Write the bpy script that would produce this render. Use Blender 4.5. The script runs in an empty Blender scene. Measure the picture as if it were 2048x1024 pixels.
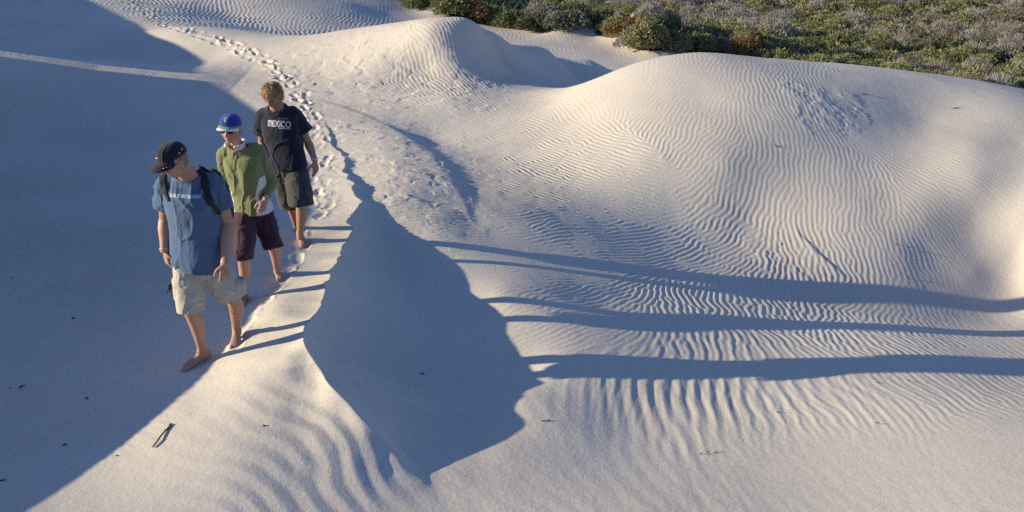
import bpy, bmesh, math, random
import numpy as np
from mathutils import Vector, Matrix, Quaternion
from mathutils.bvhtree import BVHTree
random.seed(7); rng = np.random.default_rng(11)
SC = bpy.context.scene
COL = SC.collection

# ------------------------------------------------------------------ camera model
F = 1774.0; PITCH = math.radians(25.0); CZ = 3.68
cP, sP = math.cos(PITCH), math.sin(PITCH)
def ray(px, py):
    a = (px-1024.0)/F; b = -(py-512.0)/F
    return np.array([a, cP + b*sP, -sP + b*cP])
def at_z(px, py, z):
    d = ray(px, py); t = (z-CZ)/d[2]
    return np.array([d[0]*t, d[1]*t, z])
def at_y(px, py, y):
    d = ray(px, py); t = y/d[1]
    return np.array([d[0]*t, y, CZ+d[2]*t])
def proj(p):
    x, y, z = p[0], p[1], p[2]-CZ
    w = y*cP - z*sP; v = -(y*sP + z*cP)
    return 1024+F*x/w, 512+F*v/w, w

# ------------------------------------------------------------------ sun
SUN_EL = math.radians(14.5); SUN_AZ = math.radians(5.0)     # light travels along (cos a, sin a)
SD = np.array([math.cos(SUN_AZ), math.sin(SUN_AZ)]); TEL = math.tan(SUN_EL)

def plane_hit(px, py, bx, by):
    """pixel ray against the vertical plane through (bx,by) along the sun's course"""
    d = ray(px, py); n = np.array([-SD[1], SD[0]])
    t = (n[0]*bx+n[1]*by)/(n[0]*d[0]+n[1]*d[1])
    return np.array([d[0]*t, d[1]*t, CZ+d[2]*t])

MAN0 = at_z(430, 712, 0.0); WOM0 = at_z(528, 578, -0.02); BOY0 = at_z(602, 482, -0.05)

# ------------------------------------------------------------------ base dune surface: thin plate through surveyed points
ctrl = []
def cp(px, py, z): ctrl.append(at_z(px, py, z))
for p in [(395,738,0),(473,680,0.0),(490,604,-.02),(558,558,0.0),(604,487,-.03),
          (560,640,.02),
          (200,850,-.12),(0,1000,-.06),(0,850,-.15),(200,600,-.22),(200,350,-.22),(0,300,-.2),(0,600,-.2),(330,480,-.18),(430,260,-.12),
          (300,980,-.02),(480,930,.03),(150,1015,-.04),(420,830,.02),(620,960,-.02),(520,790,.03),
          (760,980,-.075),(760,940,-.06),(805,965,-.092),
          (1000,900,-.175),(1000,1010,-.12),(1250,860,-.28),(1300,1010,-.14),(1700,960,-.18),(2000,980,-.05),(2000,850,-.18),(1600,840,-.3),
          (640,370,-.05),(640,300,-.05),(612,215,-.02),(560,150,.06),(490,95,.15),(420,72,.15),
          (480,166,.02),(350,150,-.02),(200,135,-.02),(0,108,-.02),
          (430,115,.0),(300,105,-.1),(200,80,-.15),
          (350,62,.15),(540,74,.18),(620,70,.25),(700,58,.38),(800,45,.65),(900,37,.85),(960,50,.78),(860,70,.72),
          (650,130,.18),(750,130,.27),(850,130,.29),(760,190,.05),(900,200,.07),(820,210,.03),(900,155,.17),
          (1000,72,.5),(1100,100,-.1),(1180,118,-.5),(1000,128,.04),(1000,150,.03),(1050,160,-.03),(1080,175,-.08),(1120,168,-.45),(1150,160,-.75),(1200,140,-.85),
          (1118,198,.12),(1150,193,.24),(1185,176,.36),(1260,131,.58),(1330,112,.68),(1390,105,.72),(1450,107,.68),(1530,116,.58),(1640,130,.55),(1760,162,.42),(1900,181,.28),
          (1020,240,-.02),(1150,240,.08),(1400,200,.42),(1300,300,.05),(1150,350,-.17),(1000,380,-.16),(1450,330,-.05),(1600,250,.22),
          (1500,430,-.5),(1350,430,-.45),(1700,420,-.45),(1780,400,-.40),(1600,520,-.76),(1800,500,-.75),(1850,500,-.79),(1850,440,-.55),(1850,395,-.38),(1850,330,-.17),(1850,240,.07),(1950,540,-.98),(1950,500,-.85),(1950,440,-.60),(1950,370,-.28),(1950,290,-.03),(2040,575,-1.11),(2040,540,-1.0),(2040,500,-.84),(2040,440,-.56),(2040,370,-.29),(2040,290,-.06),(2040,215,.16),(2140,500,-.70),(2140,440,-.44),(2200,240,-.0),(720,890,-.005),(745,905,-.035),(715,940,-.035),(730,270,-.01),(770,310,-.005),(800,350,-.02),(840,390,-.05),(880,440,-.12),(975,420,-.16),(1050,400,-.2),(1100,450,-.29),
          ]: cp(*p)
# behind the ridges
for p in [(540,60,-.85),(450,30,-.75),(620,50,-.95),(520,2,-.62),(350,20,-.5),(300,0,-.45),(600,-60,-.7),(200,-60,-.1),(700,20,-1.0),(760,10,-1.15),(720,-60,-1.0),
          (780,30,-1.3),(850,12,-1.5),(1000,55,-1.7),(1100,72,-1.75),(1200,92,-1.8),(1260,110,-1.85),(1330,100,-1.9),
          (1500,100,-2.2),(1900,170,-2.0),(2048,190,-2.3),(2200,230,-2.3)]: cp(*p)
for q in [(-12,60,-4.0),(10,60,-4.6),(30,60,-4.8),(60,60,-5),(0,45,-3.6),(20,45,-4.2),(40,45,-4.6),(0,110,-4),(60,110,-5),(-60,110,-3),(-40,45,-1.5),(-60,60,-2),(14,27,-2.9),(22,30,-3.2),
          (0,0,.9),(-3,0,.7),(3,0,.6),(0,-2,1.0),(-8,0,.8),(8,0,.3),(9,4,.1),(-6,3,.3),(9,8,-.35),(11,12,-.8)]: ctrl.append(np.array(q, float))
# the middle hump falls away behind its crest line
for px, py, yy in [(800,45,18.0),(860,39,17.4),(900,37,17.2),(960,49,16.9)]:
    for k, dz in ((0,.25),(2,.9)):
        p = at_y(px, py, yy+k); p[2] -= dz; ctrl.append(p)
# valley floor surveyed where the three walkers' shadows fall
def sh(base, pts):
    for px, py in pts: ctrl.append(plane_hit(px, py, base[0], base[1]))
sh(MAN0, [(1100,722),(1300,728),(1500,735),(1700,728),(1900,728),(2040,735)])
sh(WOM0, [(1000,590),(1200,614),(1400,632),(1600,648),(1800,655),(2040,665)])
sh(BOY0, [(900,495),(1100,517),(1300,543),(1500,563),(1700,580),(1900,603),(2040,610)])
# main brink: (px,py,z of brink, height added)
brink_px = [(640,236,-.02,.0),(655,262,-.02,.015),(668,290,-.02,.03),(690,318,-.015,.04),(688,345,-.01,.055),(700,366,.0,.07),(724,403,.02,.095),(700,428,.03,.13),(693,446,.035,.15),(705,459,.04,.17),
            (690,482,.055,.20),(684,508,.075,.23),(672,532,.10,.26),(658,560,.135,.31),(648,600,.175,.36),(628,632,.205,.39),(612,656,.225,.42),(611,690,.24,.43),(626,726,.24,.34),(648,752,.20,.24),(680,790,.14,.155),
            (712,826,.08,.08),(745,858,.015,.035),(780,890,-.055,.02),(815,920,-.105,.015),(850,950,-.122,.0),(880,985,-.122,.0)]
sh_px = [(606,194,.0,.0),(660,207,.01,.015),(740,237,.01,.02),(800,267,.02,.04),(850,305,.0,.05),(885,345,-.03,.05),(920,400,-.10,.03),(945,450,-.2,.0)]
def shadow_ctrl(line, edges):
    L = [at_z(a,b,c) for a,b,c,_ in line]; L = np.array([L[i]+(L[i+1]-L[i])*k/8 for i in range(len(L)-1) for k in range(8)])
    for px, py in edges:
        best = None
        for q in L:
            P = plane_hit(px, py, q[0], q[1]); dl = (P[:2]-q[:2])@SD
            if dl < .1: continue
            e = abs(P[2]-(q[2]-dl*TEL))
            if best is None or e < best[0]: best = (e, P)
        if best and best[0] < .08: ctrl.append(best[1])
        else: print('no shadow solution', px, py, best)
for a,b,c,d in brink_px[::2]:
    q = at_z(a,b,c); q[2] -= d; ctrl.append(q)
for a,b,c,d in sh_px:
    q = at_z(a,b,c); q[2] -= d; ctrl.append(q)
shadow_ctrl(brink_px, [(760,405),(790,440),(830,465),(900,510),(940,570),(980,620),(1020,680),(1060,740),(1045,790)])
for p in [(950,800,-.23),(860,830,-.21),(920,845,-.215),(985,840,-.205),(925,885,-.185),(875,925,-.15),(900,955,-.128),(965,915,-.17),(1045,860,-.2),(600,890,.02),(640,850,.02),(670,885,.015),(700,900,-.01),(560,860,.04),(840,700,-.24),(800,620,-.22)]: cp(*p)
shadow_ctrl(sh_px, [(860,275),(895,310)])
ctrl = np.array(ctrl)
def uv(x, y):
    yy = np.maximum(y, -2.5)+4.0
    return np.clip(x/yy, -.56, .80), np.log(yy)
cu, cv = uv(ctrl[:,0], ctrl[:,1])
MOUNDS = [(*at_z(1128,56,-1.75)[:2], .62, .85, 1.2), (*at_z(1292,72,-1.8)[:2], .75, .75, 2.2), (*at_z(905,12,-1.5)[:2], .8, .8, 2.0), (*at_z(1236,72,-1.8)[:2], .3, .6, 1.2), (*at_z(1488,108,-2.1)[:2], .5, .6, 1.0)]
def tps(r2): return r2*np.log(r2+1e-12)
n = len(ctrl)
K = tps((cu[:,None]-cu)**2+(cv[:,None]-cv)**2) + np.eye(n)*2e-4
Pm = np.stack([np.ones(n), cu, cv], 1)
A_ = np.block([[K, Pm],[Pm.T, np.zeros((3,3))]])
sol = np.linalg.solve(A_, np.concatenate([ctrl[:,2], np.zeros(3)]))
def base_h(x, y):
    u, v = uv(x, y)
    out = sol[n] + sol[n+1]*u + sol[n+2]*v
    for i in range(n): out = out + sol[i]*tps((u-cu[i])**2+(v-cv[i])**2)
    for mx_, my_, H_, rx, ry in MOUNDS: out = out + H_*np.exp(-((x-mx_)/rx)**2-((y-my_)/ry)**2)
    return out

# ------------------------------------------------------------------ value noise
class Noise:
    def __init__(s, seed): s.t = np.random.default_rng(seed).random((256,256))*2-1
    def __call__(s, x, y):
        xi = np.floor(x).astype(int); yi = np.floor(y).astype(int)
        fx = x-xi; fy = y-yi; fx = fx*fx*fx*(fx*(fx*6-15)+10); fy = fy*fy*fy*(fy*(fy*6-15)+10)
        t = s.t; a = t[xi&255, yi&255]; b = t[(xi+1)&255, yi&255]; c = t[xi&255,(yi+1)&255]; d = t[(xi+1)&255,(yi+1)&255]
        return (a*(1-fx)+b*fx)*(1-fy)+(c*(1-fx)+d*fx)*fy
    def fbm(s, x, y, o=3):
        r = 0; a = 1; tot = 0
        for k in range(o): r = r + a*s(x*2**k+17.3*k, y*2**k+5.1*k); tot += a; a *= .5
        return r/tot
N1, N2, N3, N4 = Noise(1), Noise(2), Noise(3), Noise(4)
def sstep(a, b, x):
    t = np.clip((x-a)/(b-a), 0, 1); return t*t*(3-2*t)

# ------------------------------------------------------------------ ridges (brink lines)
class Ridge:
    def __init__(s, pts, w, lee, gauss=False):
        s.P = np.array([[p[0], p[1]] for p in pts]); s.H = np.array([p[2] for p in pts]); s.w = w; s.lee = lee; s.g = gauss
    def dist(s, x, y):
        best = np.full(x.shape, 1e9); sd = np.zeros(x.shape); hh = np.zeros(x.shape)
        for i in range(len(s.P)-1):
            a = s.P[i]; b = s.P[i+1]; d = b-a; L2 = d@d
            t = np.clip(((x-a[0])*d[0]+(y-a[1])*d[1])/L2, 0, 1)
            qx = x-(a[0]+t*d[0]); qy = y-(a[1]+t*d[1]); r = qx*qx+qy*qy
            m = r < best
            best = np.where(m, r, best)
            sg = np.where(d[0]*qy-d[1]*qx > 0, -1.0, 1.0)     # right of the walk along the line = lee (+)
            sd = np.where(m, sg*np.sqrt(r), sd); hh = np.where(m, s.H[i]*(1-t)+s.H[i+1]*t, hh)
        return sd, hh
    def __call__(s, x, y):
        sd, H = s.dist(x, y)
        ax = getattr(s, 'key', None)
        if ax is not None:
            o_ = np.argsort(s.P[:,ax]); H = np.interp((x, y)[ax], s.P[o_,ax], s.H[o_])
        L = np.clip(H*s.lee, .05, 1.15 if not s.g else 9)
        if s.g:
            c = getattr(s, 'const', None)
            if c: return H*(.25*np.exp(-np.abs(sd)/s.w)+.75*np.exp(-(sd/c)**2))
            return H*np.where(sd < 0, np.exp(-(sd/s.w)**2), np.exp(-(sd/L)**2))
        wind = np.clip(1+sd/s.w, 0, 1)**1.5
        lee = np.clip(1-sd/L, 0, 1)**2.0
        return H*np.where(sd < 0, wind, lee)
def resample(pts, z, step=.05):
    out = []
    for i in range(len(pts)-1):
        a, b = np.array(pts[i]), np.array(pts[i+1]); k = 6
        for j in range(k): out.append(a+(b-a)*j/k)
    out.append(np.array(pts[-1]))
    return out
brink = []
for px, py, z, H in brink_px:
    q = at_z(px, py, z); brink.append((q[0], q[1], H))
R_main = Ridge(brink[::-1], 0.86, 2.9); R_main.key = 1
# rounded shoulder running up the far side of the trail
R_sh = Ridge([(*at_z(a,b,c)[:2], d) for a,b,c,d in sh_px][::-1], 1.0, 4.2, True); R_sh.key = 1
# left-hand ridge line whose top catches the sun
lr_px = [(-400,60,0,0),(-260,70,.0,.12),(0,106,.02,.17),(200,136,.05,.17),(400,157,.06,.12),(480,167,.05,.05),(560,176,.02,.0)]
R_lr = Ridge([(*at_z(a,b,c)[:2], d) for a,b,c,d in lr_px], 1.6, 4.0, True)
# long swell in the foreground
def seg(px0, py0, px1, py1, z=0.0): return at_z(px0,py0,z), at_z(px1,py1,z)

R_step = Ridge([(*at_z(a,b,c)[:2], d) for a,b,c,d in [(1590,408,-.3,0),(1612,432,-.36,.012),(1640,462,-.44,.018),(1670,490,-.52,.014),(1710,520,-.6,0)]][::-1], .45, 3.0)
occl = None     # filled below: off-frame dune to the left
def macro(x, y):
    yw = y+.05*N3(x*4.1, y*4.1); jw = (.04*N2(x*2+3, yw*5.5)+.010*N4(x*3, yw*13))*sstep(5.3, 6.2, y)
    h = base_h(x, y) + R_main(x+jw, yw) + R_sh(x, y) + R_lr(x, y) + R_step(x+.5*jw, y)
    if occl is not None: h = h + occl(x, y)
    return h
def pick(px, py, hf=None, t0=3.0, t1=120.0):
    hf = hf or macro
    d = ray(px, py); ts = np.geomspace(t0, t1, 900)
    z = CZ+d[2]*ts; g = hf(d[0]*ts, d[1]*ts)
    i = np.argmax(z < g)
    if i == 0: i = len(ts)-1
    a, b = ts[i-1], ts[i]
    for _ in range(2):
        tt = np.linspace(a, b, 24); zz = CZ+d[2]*tt; gg = hf(d[0]*tt, d[1]*tt)
        j = max(1, int(np.argmax(zz < gg))); a, b = tt[j-1], tt[j]
    t = .5*(a+b)
    return np.array([d[0]*t, d[1]*t, CZ+d[2]*t])

# ------------------------------------------------------------------ off-frame dune on the left: its shadow edge as in the photo
edge_px = [(-260,1130),(0,1016),(100,972),(200,908),(290,845),(380,775),(425,725),(480,655),(545,588),(585,520),(606,450),(618,390),(618,330),(575,265),(515,225),(470,195),(440,178),(400,152),(384,122),(335,82),(250,38),(165,-2),(40,-60)]
E = np.array([pick(*p) for p in edge_px])
lat = E@np.array([-SD[1], SD[0], 0]); al = E@np.array([SD[0], SD[1], 0])
def occ_line(lt): return -(0.50*np.maximum(lt,2)+2.3)          # position of the dune's top along the sun course
need = E[:,2]+(al-occ_line(lat))*TEL
o = np.argsort(lat); lat_s, need_s = lat[o], need[o]
keep = np.concatenate([[True], np.diff(lat_s) > .05]); lat_s, need_s = lat_s[keep], need_s[keep]
lat_s = np.concatenate([[-3.], lat_s, [lat_s[-1]+6, lat_s[-1]+25]]); need_s = np.concatenate([[need_s[0]+.1], need_s, [need_s[-1]+.3, need_s[-1]-1.0]])
NOTCH = None      # gap added to the unseen dune's top so sun strikes the left ridge
def _occ_raw(x, y):
    lt = -SD[1]*x+SD[0]*y; a = SD[0]*x+SD[1]*y
    top = np.interp(lt, lat_s, need_s)
    for dl in (-.18, .18): top = top+np.interp(lt+dl, lat_s, need_s)
    top = top/3
    if NOTCH is not None: top = top-(top-.80)*(1-sstep(.07, .20, np.abs(lt-NOTCH)))*(top > .80)
    o_ = occ_line(lt); d = a-o_
    return top, d, lt
def occl(x, y):
    top, d, lt = _occ_raw(x, y)
    b = base_h(x, y)+R_lr(x, y)
    wr = .85+.01*np.maximum(lt, 0)
    k = np.where(d > 0, np.exp(-(d/wr)**2), np.exp(-(d/(6+.1*np.abs(lt)))**2))
    k = k*sstep(-6, 0, lt)*(1-sstep(45, 70, lt))
    return np.maximum(top-b, 0)*k

# the left-hand ridge, set in line with the gap added for its sunlight
def _shade_z(p):
    top, d, lt = _occ_raw(np.array([p[0]]), np.array([p[1]])); return float(top[0]-d[0]*TEL)
new = []
for px, py in [(-160,82),(0,106),(100,121),(200,136),(300,147),(400,156),(480,165)]:
    p = plane_hit(px, py, -4.6, 14.86)
    b_ = float(base_h(np.array([p[0]]), np.array([p[1]]))[0]); print('ridge', px, p, 'H', p[2]-b_)
    new.append((p[0], p[1], max(p[2]-b_+.03, .0)))
new.append((-3.6, 14.95, 0.0)); new.insert(0, (new[0][0]-3, new[0][1]-.26, new[0][2]+.2))
NOTCH = float(-SD[1]*-4.6+SD[0]*14.86)
R_lr.P = np.array([q[:2] for q in new]); R_lr.H = np.array([q[2] for q in new]); R_lr.w = .5; R_lr.const = 1.3; R_lr.key = 0
# ------------------------------------------------------------------ wind ripples grown as a pattern (anisotropic Swift-Hohenberg)
def idw(pts, vals, X, Y, p=3.0):
    """smooth blend of surveyed values over the ground (in a scale-free frame)"""
    U, V = uv(X, Y); num = 0; den = 0
    pu, pv = uv(pts[:,0], pts[:,1])
    for i in range(len(pts)):
        w = 1/((U-pu[i])**2+(V-pv[i])**2+2e-4)**(p/2)
        num = num+w*vals[i]; den = den+w
    return num/den
crest_px = [(945,257,100,14),(1000,420,100,16),(1080,437,100,-18),(1250,400,100,22),(1400,250,50,-60),(1300,200,70,-70),(1550,250,22,100),(1300,480,100,-28),(1470,470,80,-60),
            (1700,400,-15,100),(1600,500,40,100),(1900,350,100,40),(1800,260,100,30),(1300,800,55,230),(1450,780,60,180),(1700,800,100,90),(1900,770,100,55),(1400,640,50,75),(1150,620,100,-20),(1500,600,35,-80),(1700,620,60,-70),
            (880,100,45,100),(950,110,60,100),(650,110,100,-14),(750,100,60,-60),(600,40,22,-70),(450,40,10,-80),(700,50,40,-40),(800,250,100,14),(200,250,100,10),(300,500,100,5),(100,700,100,0),(550,850,100,62),(680,880,70,80),(760,920,60,80),(480,930,100,50),(600,960,70,80),(620,620,100,10),(600,740,100,20),(450,190,100,6),
            (1080,150,35,60),(1000,190,80,30),(1150,260,100,30),(1100,330,100,26),(1200,330,100,34),(1050,380,100,24),(850,330,100,10),(950,360,100,12),(1100,640,100,-20),(900,440,100,12),(760,420,100,-10),(1350,130,30,-60)]
cpts, cang = [], []
for a, b, dx, dy in crest_px:
    L = math.hypot(dx, dy); k = 10/L
    p0, p1 = pick(a-dx*k, b-dy*k), pick(a+dx*k, b+dy*k)
    cpts.append(.5*(p0+p1)); cang.append(math.atan2(p1[1]-p0[1], p1[0]-p0[0]))
cpts = np.array(cpts); cang = np.array(cang)
def swift(x0, x1, y0, y1, h, lam, steps, seed, D=.9):
    nx, ny = int((x1-x0)/h), int((y1-y0)/h)
    nx -= nx % 16; ny -= ny % 16
    X, Y = np.meshgrid(x0+np.arange(nx)*h, y0+np.arange(ny)*h, indexing='ij')
    jit = .3*N1.fbm(X*1.1, Y*1.1, 2)
    c2 = idw(cpts, np.cos(2*cang), X, Y); s2 = idw(cpts, np.sin(2*cang), X, Y)
    th = .5*np.arctan2(s2, c2)+jit
    tx, ty = np.cos(th).astype(np.float32), np.sin(th).astype(np.float32)
    k0 = 2*math.pi/lam
    kx = np.fft.fftfreq(nx, h)*2*math.pi/k0; ky = np.fft.rfftfreq(ny, h)*2*math.pi/k0
    k2 = kx[:,None]**2+ky[None,:]**2
    dt = .55; r = .55
    Lh = r-(1-k2)**2 - .0*k2
    den = 1/(1-dt*Lh+dt*D*k2*.5)
    u = (np.random.default_rng(seed).standard_normal((nx, ny))*.25)
    hk = h*k0
    for s in range(steps):
        # smoothing along the crest only
        def dpar(f):
            fx = (np.roll(f,-1,0)-np.roll(f,1,0))/(2*hk); fy = (np.roll(f,-1,1)-np.roll(f,1,1))/(2*hk)
            return tx*fx+ty*fy
        g = dpar(u)
        gx = (np.roll(tx*g,-1,0)-np.roll(tx*g,1,0))/(2*hk); gy = (np.roll(ty*g,-1,1)-np.roll(ty*g,1,1))/(2*hk)
        aniso = D*(gx+gy)
        rhs = u+dt*(aniso-u**3)
        uh = np.fft.rfft2(rhs)+dt*D*.5*k2*np.fft.rfft2(u)
        u = np.fft.irfft2(uh*den, s=(nx, ny))
    u = u/np.percentile(np.abs(u), 96)
    return (x0, y0, h, u)
def samp(g, X, Y):
    x0, y0, h, u = g
    fx = np.clip((X-x0)/h, 0, u.shape[0]-1.001); fy = np.clip((Y-y0)/h, 0, u.shape[1]-1.001)
    i = fx.astype(int); j = fy.astype(int); a = fx-i; b = fy-j
    return (u[i,j]*(1-a)+u[i+1,j]*a)*(1-b)+(u[i,j+1]*(1-a)+u[i+1,j+1]*a)*b
RIP_NEAR = swift(-8.2, 7.8, 4.6, 17.9, .0115, .066, 48, 3, D=.6)
RIP_FAR = swift(-14, 9, 16.0, 34, .025, .125, 50, 5, D=.6)
RIP_BIG = swift(-2.5, 7.5, 3.6, 9.6, .018, .125, 60, 9, D=1.1)

# how strong the ripples stand, surveyed over the picture (small ripples, broad ripples)
amp_px = [(945,257,1),(1150,340,1.6),(1100,400,1.6),(1050,330,1.5),(1200,300,1.0),(1200,450,1.3),(1300,380,.95),(1000,420,1.3),(900,350,1.1),(1050,470,1.2),(950,440,1.1),(1250,400,.7),(1400,250,.45),(1550,250,.4),(1450,330,.5),(1600,330,.45),(1400,140,.25),(1300,480,.95),(1500,450,.75),(1700,400,.55),(1620,520,.9),(1900,330,.7),(1850,230,.5),(2000,500,.03),(2040,420,.25),(1850,480,.6),(1950,600,.06),(1850,620,.35),
          (1150,560,.8),(1450,600,1),(1100,640,.45),(1000,640,.25),(1600,640,.8),(1300,790,.2),(1700,800,.35),(1900,760,.6),(1200,900,.0),(1700,920,.0),(2000,900,.0),(900,960,.0),(600,960,.0),(300,950,.0),(450,850,.05),(560,720,.08),(620,600,.0),(560,520,.05),
          (800,650,.0),(760,520,.03),(1000,780,.0),(850,850,.0),(900,560,.05),(740,420,.35),(700,300,.2),(780,300,.6),(830,380,.8),(880,430,.9),(800,220,.8),(650,240,.4),
          (200,250,2.2),(300,500,2.2),(100,500,1.5),(100,700,1.0),(50,300,1.8),(200,850,.3),(430,300,.3),(450,200,.5),(330,100,.12),(100,60,.1),(100,150,.2),
          (880,100,1),(940,110,.9),(1050,100,.05),(1000,160,.6),(1120,160,.3),(650,110,.3),(560,110,.4),(750,90,.6),(600,45,1.1),(450,40,1.1),(700,40,.8),(650,20,.2),(800,25,.2),(1200,95,.25),(1300,105,.3),(1050,190,.6),(1200,180,.15),(1150,230,.5)]
apts = np.array([pick(a,b) for a,b,c in amp_px]); aval = np.array([c for a,b,c in amp_px])
big_px = [(1080,720,0),(1180,860,0),(1120,860,0),(1500,930,0),(1650,900,.05),(1150,660,0),(1300,790,1.1),(1420,800,1.2),(1220,790,.7),(1550,790,.75),(1700,800,.5),(1850,780,.3),(1350,870,.7),(1450,900,.15),(1250,890,.1),(1120,800,.15),(1400,650,.45),(1550,650,.35),(1250,640,.25),(1150,720,.3),(1400,720,.6),(1700,700,.3),(1000,800,.0),(1000,900,.0),(1300,960,.0),(1800,900,.0),(2000,850,.0),
          (800,600,.0),(1300,560,.0),(1700,580,.0),(1000,500,.0),(2000,700,.1),(600,800,.0),(400,800,.0),(700,960,.0)]
bpts = np.array([pick(a,b) for a,b,c in big_px]); bval = np.array([c for a,b,c in big_px])

# long combed swells on the near flank (crest lines measured in plan)
def plan(pxs, z): return np.array([at_z(a,b,z)[:2] for a,b in pxs])
swells = [([(700,800),(745,845),(770,865),(815,905),(860,955)], .018, .06), ([(745,840),(780,875),(812,915)], .016, .05), ([(800,880),(830,915),(858,945)], .014, .04)]
RIP_SW = swift(-3.4, 1.6, 3.4, 7.0, .02, .155, 60, 21, D=1.5)
sw_px = [(520,840,.7),(620,840,1),(700,880,1.1),(760,930,1.0),(660,960,1),(560,960,.8),(470,940,.6),(400,960,.3),(820,1010,.3),(850,940,.1),(330,960,.05),(430,850,.25),(560,770,.35),(480,760,.1),(650,790,.8),(900,960,.1),(900,1015,.1),(250,980,0),(600,690,.08),(560,640,.1),(620,560,.15),(400,790,0),(850,850,0),(760,760,0),(700,700,0),(980,900,0)]
spts = np.array([at_z(a,b,0) for a,b,c in sw_px]); sval = np.array([c for a,b,c in sw_px])
swells = [(plan(p, .0), h, w) for p, h, w in swells]
def swell_h(x, y):
    out = np.zeros(x.shape)
    wx = x+.05*N2(x*3, y*3); wy = y+.05*N3(x*3, y*3)
    for P, h, w in swells:
        best = np.full(x.shape, 1e9); sd = np.zeros(x.shape); tt = np.zeros(x.shape); m_ = len(P)-1
        for i in range(m_):
            a = P[i]; d = P[i+1]-a; L2 = d@d
            t = np.clip(((wx-a[0])*d[0]+(wy-a[1])*d[1])/L2, 0, 1)
            qx = wx-(a[0]+t*d[0]); qy = wy-(a[1]+t*d[1]); r = qx*qx+qy*qy; m = r < best
            best = np.where(m, r, best); sd = np.where(m, np.where(d[0]*qy-d[1]*qx > 0, 1., -1.)*np.sqrt(r), sd); tt = np.where(m, (i+t)/m_, tt)
        fade = np.minimum(1, np.minimum(tt, 1-tt)*5+.12)
        side = np.where(sd > 0, np.exp(-(sd/(w*.9))**2), np.exp(-(sd/(w*2.2))**2))
        out += .5*h*fade*side
    return out

# trail of footprints: prints pressed into the sand, a rim pushed up around each
trail_px = [(255,0),(300,30),(345,56),(385,66),(420,74),(455,86),(490,100),(512,112),(535,128),(556,148),(575,165),(590,180),(604,196),(612,212),(618,232),(622,252),(628,275),(632,300),(634,325),(636,350),(637,375),(636,400),(634,425),(624,448),(608,474),(592,504),(576,534),(560,562),(535,590),(508,622),(488,656),(462,690),(436,716)]
prints = []
tp = np.array([pick(*p) for p in trail_px])
for i in range(len(tp)-1):
    a, b = tp[i], tp[i+1]; L = np.hypot(*(b-a)[:2]); d = (b-a)[:2]/L; k = max(1, int(L/.27))
    for j in range(k):
        for lane in (-.08, .08) if (b[1] > 9) else (rng.uniform(-.07,.07),):
            q = a[:2]+(b-a)[:2]*(j+rng.uniform(.1,.9))/k+np.array([-d[1],d[0]])*(lane+rng.normal(0,.05))
            ang = math.atan2(d[1], d[0])+rng.normal(0,.3)
            prints.append((q[0], q[1], math.cos(ang), math.sin(ang), rng.uniform(.014,.029)*(1.25 if b[1] > 12 else .75)))
def prints_h(x, y):
    out = np.zeros(x.shape)
    lo = tp[:,:2].min(0)-1; hi = tp[:,:2].max(0)+1
    sel = np.where((x > lo[0])&(x < hi[0])&(y > lo[1])&(y < hi[1]))[0]
    xs, ys = x[sel], y[sel]; o_ = np.zeros(len(sel))
    order = np.argsort(ys); xs, ys = xs[order], ys[order]
    for px, py, c, s, dep in prints:
        i0, i1 = np.searchsorted(ys, py-.5), np.searchsorted(ys, py+.5)
        dx, dy = xs[i0:i1]-px, ys[i0:i1]-py
        wob = 1+.35*N2(xs[i0:i1]*14+px*7, ys[i0:i1]*14)
        a = (dx*c+dy*s)/.115*wob; b = (-dx*s+dy*c)/.05*wob
        r = np.sqrt(a*a+b*b)
        o_[i0:i1] += dep*(-.8*np.exp(-(r/.9)**3)+.30*np.exp(-((r-1.35)/.4)**2)*(1+.8*N3(xs[i0:i1]*9, ys[i0:i1]*9+py)))
    tmp = np.zeros(len(sel)); tmp[order] = np.clip(o_, -.07, .04); out[sel] = tmp
    return out
# broken crusts of damp sand: small steps
crust_px = [(920,178,.45),(950,160,.5),(985,148,.35),(970,215,.2),(1650,215,.6),(1690,208,.5),(1635,240,.35),(1600,180,.3),(1330,318,.08),(1545,500,.35),(1650,560,.3),(1590,530,.3)]
crust = [(*pick(a,b)[:2], r) for a,b,r in crust_px]
rough_px = [(740,300,1.2),(700,260,.9),(800,340,1.1),(680,330,.5),(760,390,.7),(850,400,.7),(700,140,1.6),(800,160,1.6),(620,130,1.2)]
rough = [(*pick(a,b)[:2], r) for a,b,r in rough_px]
def blobs(lst, x, y):
    m = np.zeros(x.shape)
    for cx, cy, r in lst: m = np.maximum(m, np.exp(-((x-cx)**2+(y-cy)**2)/(r*r)))
    return m
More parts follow.
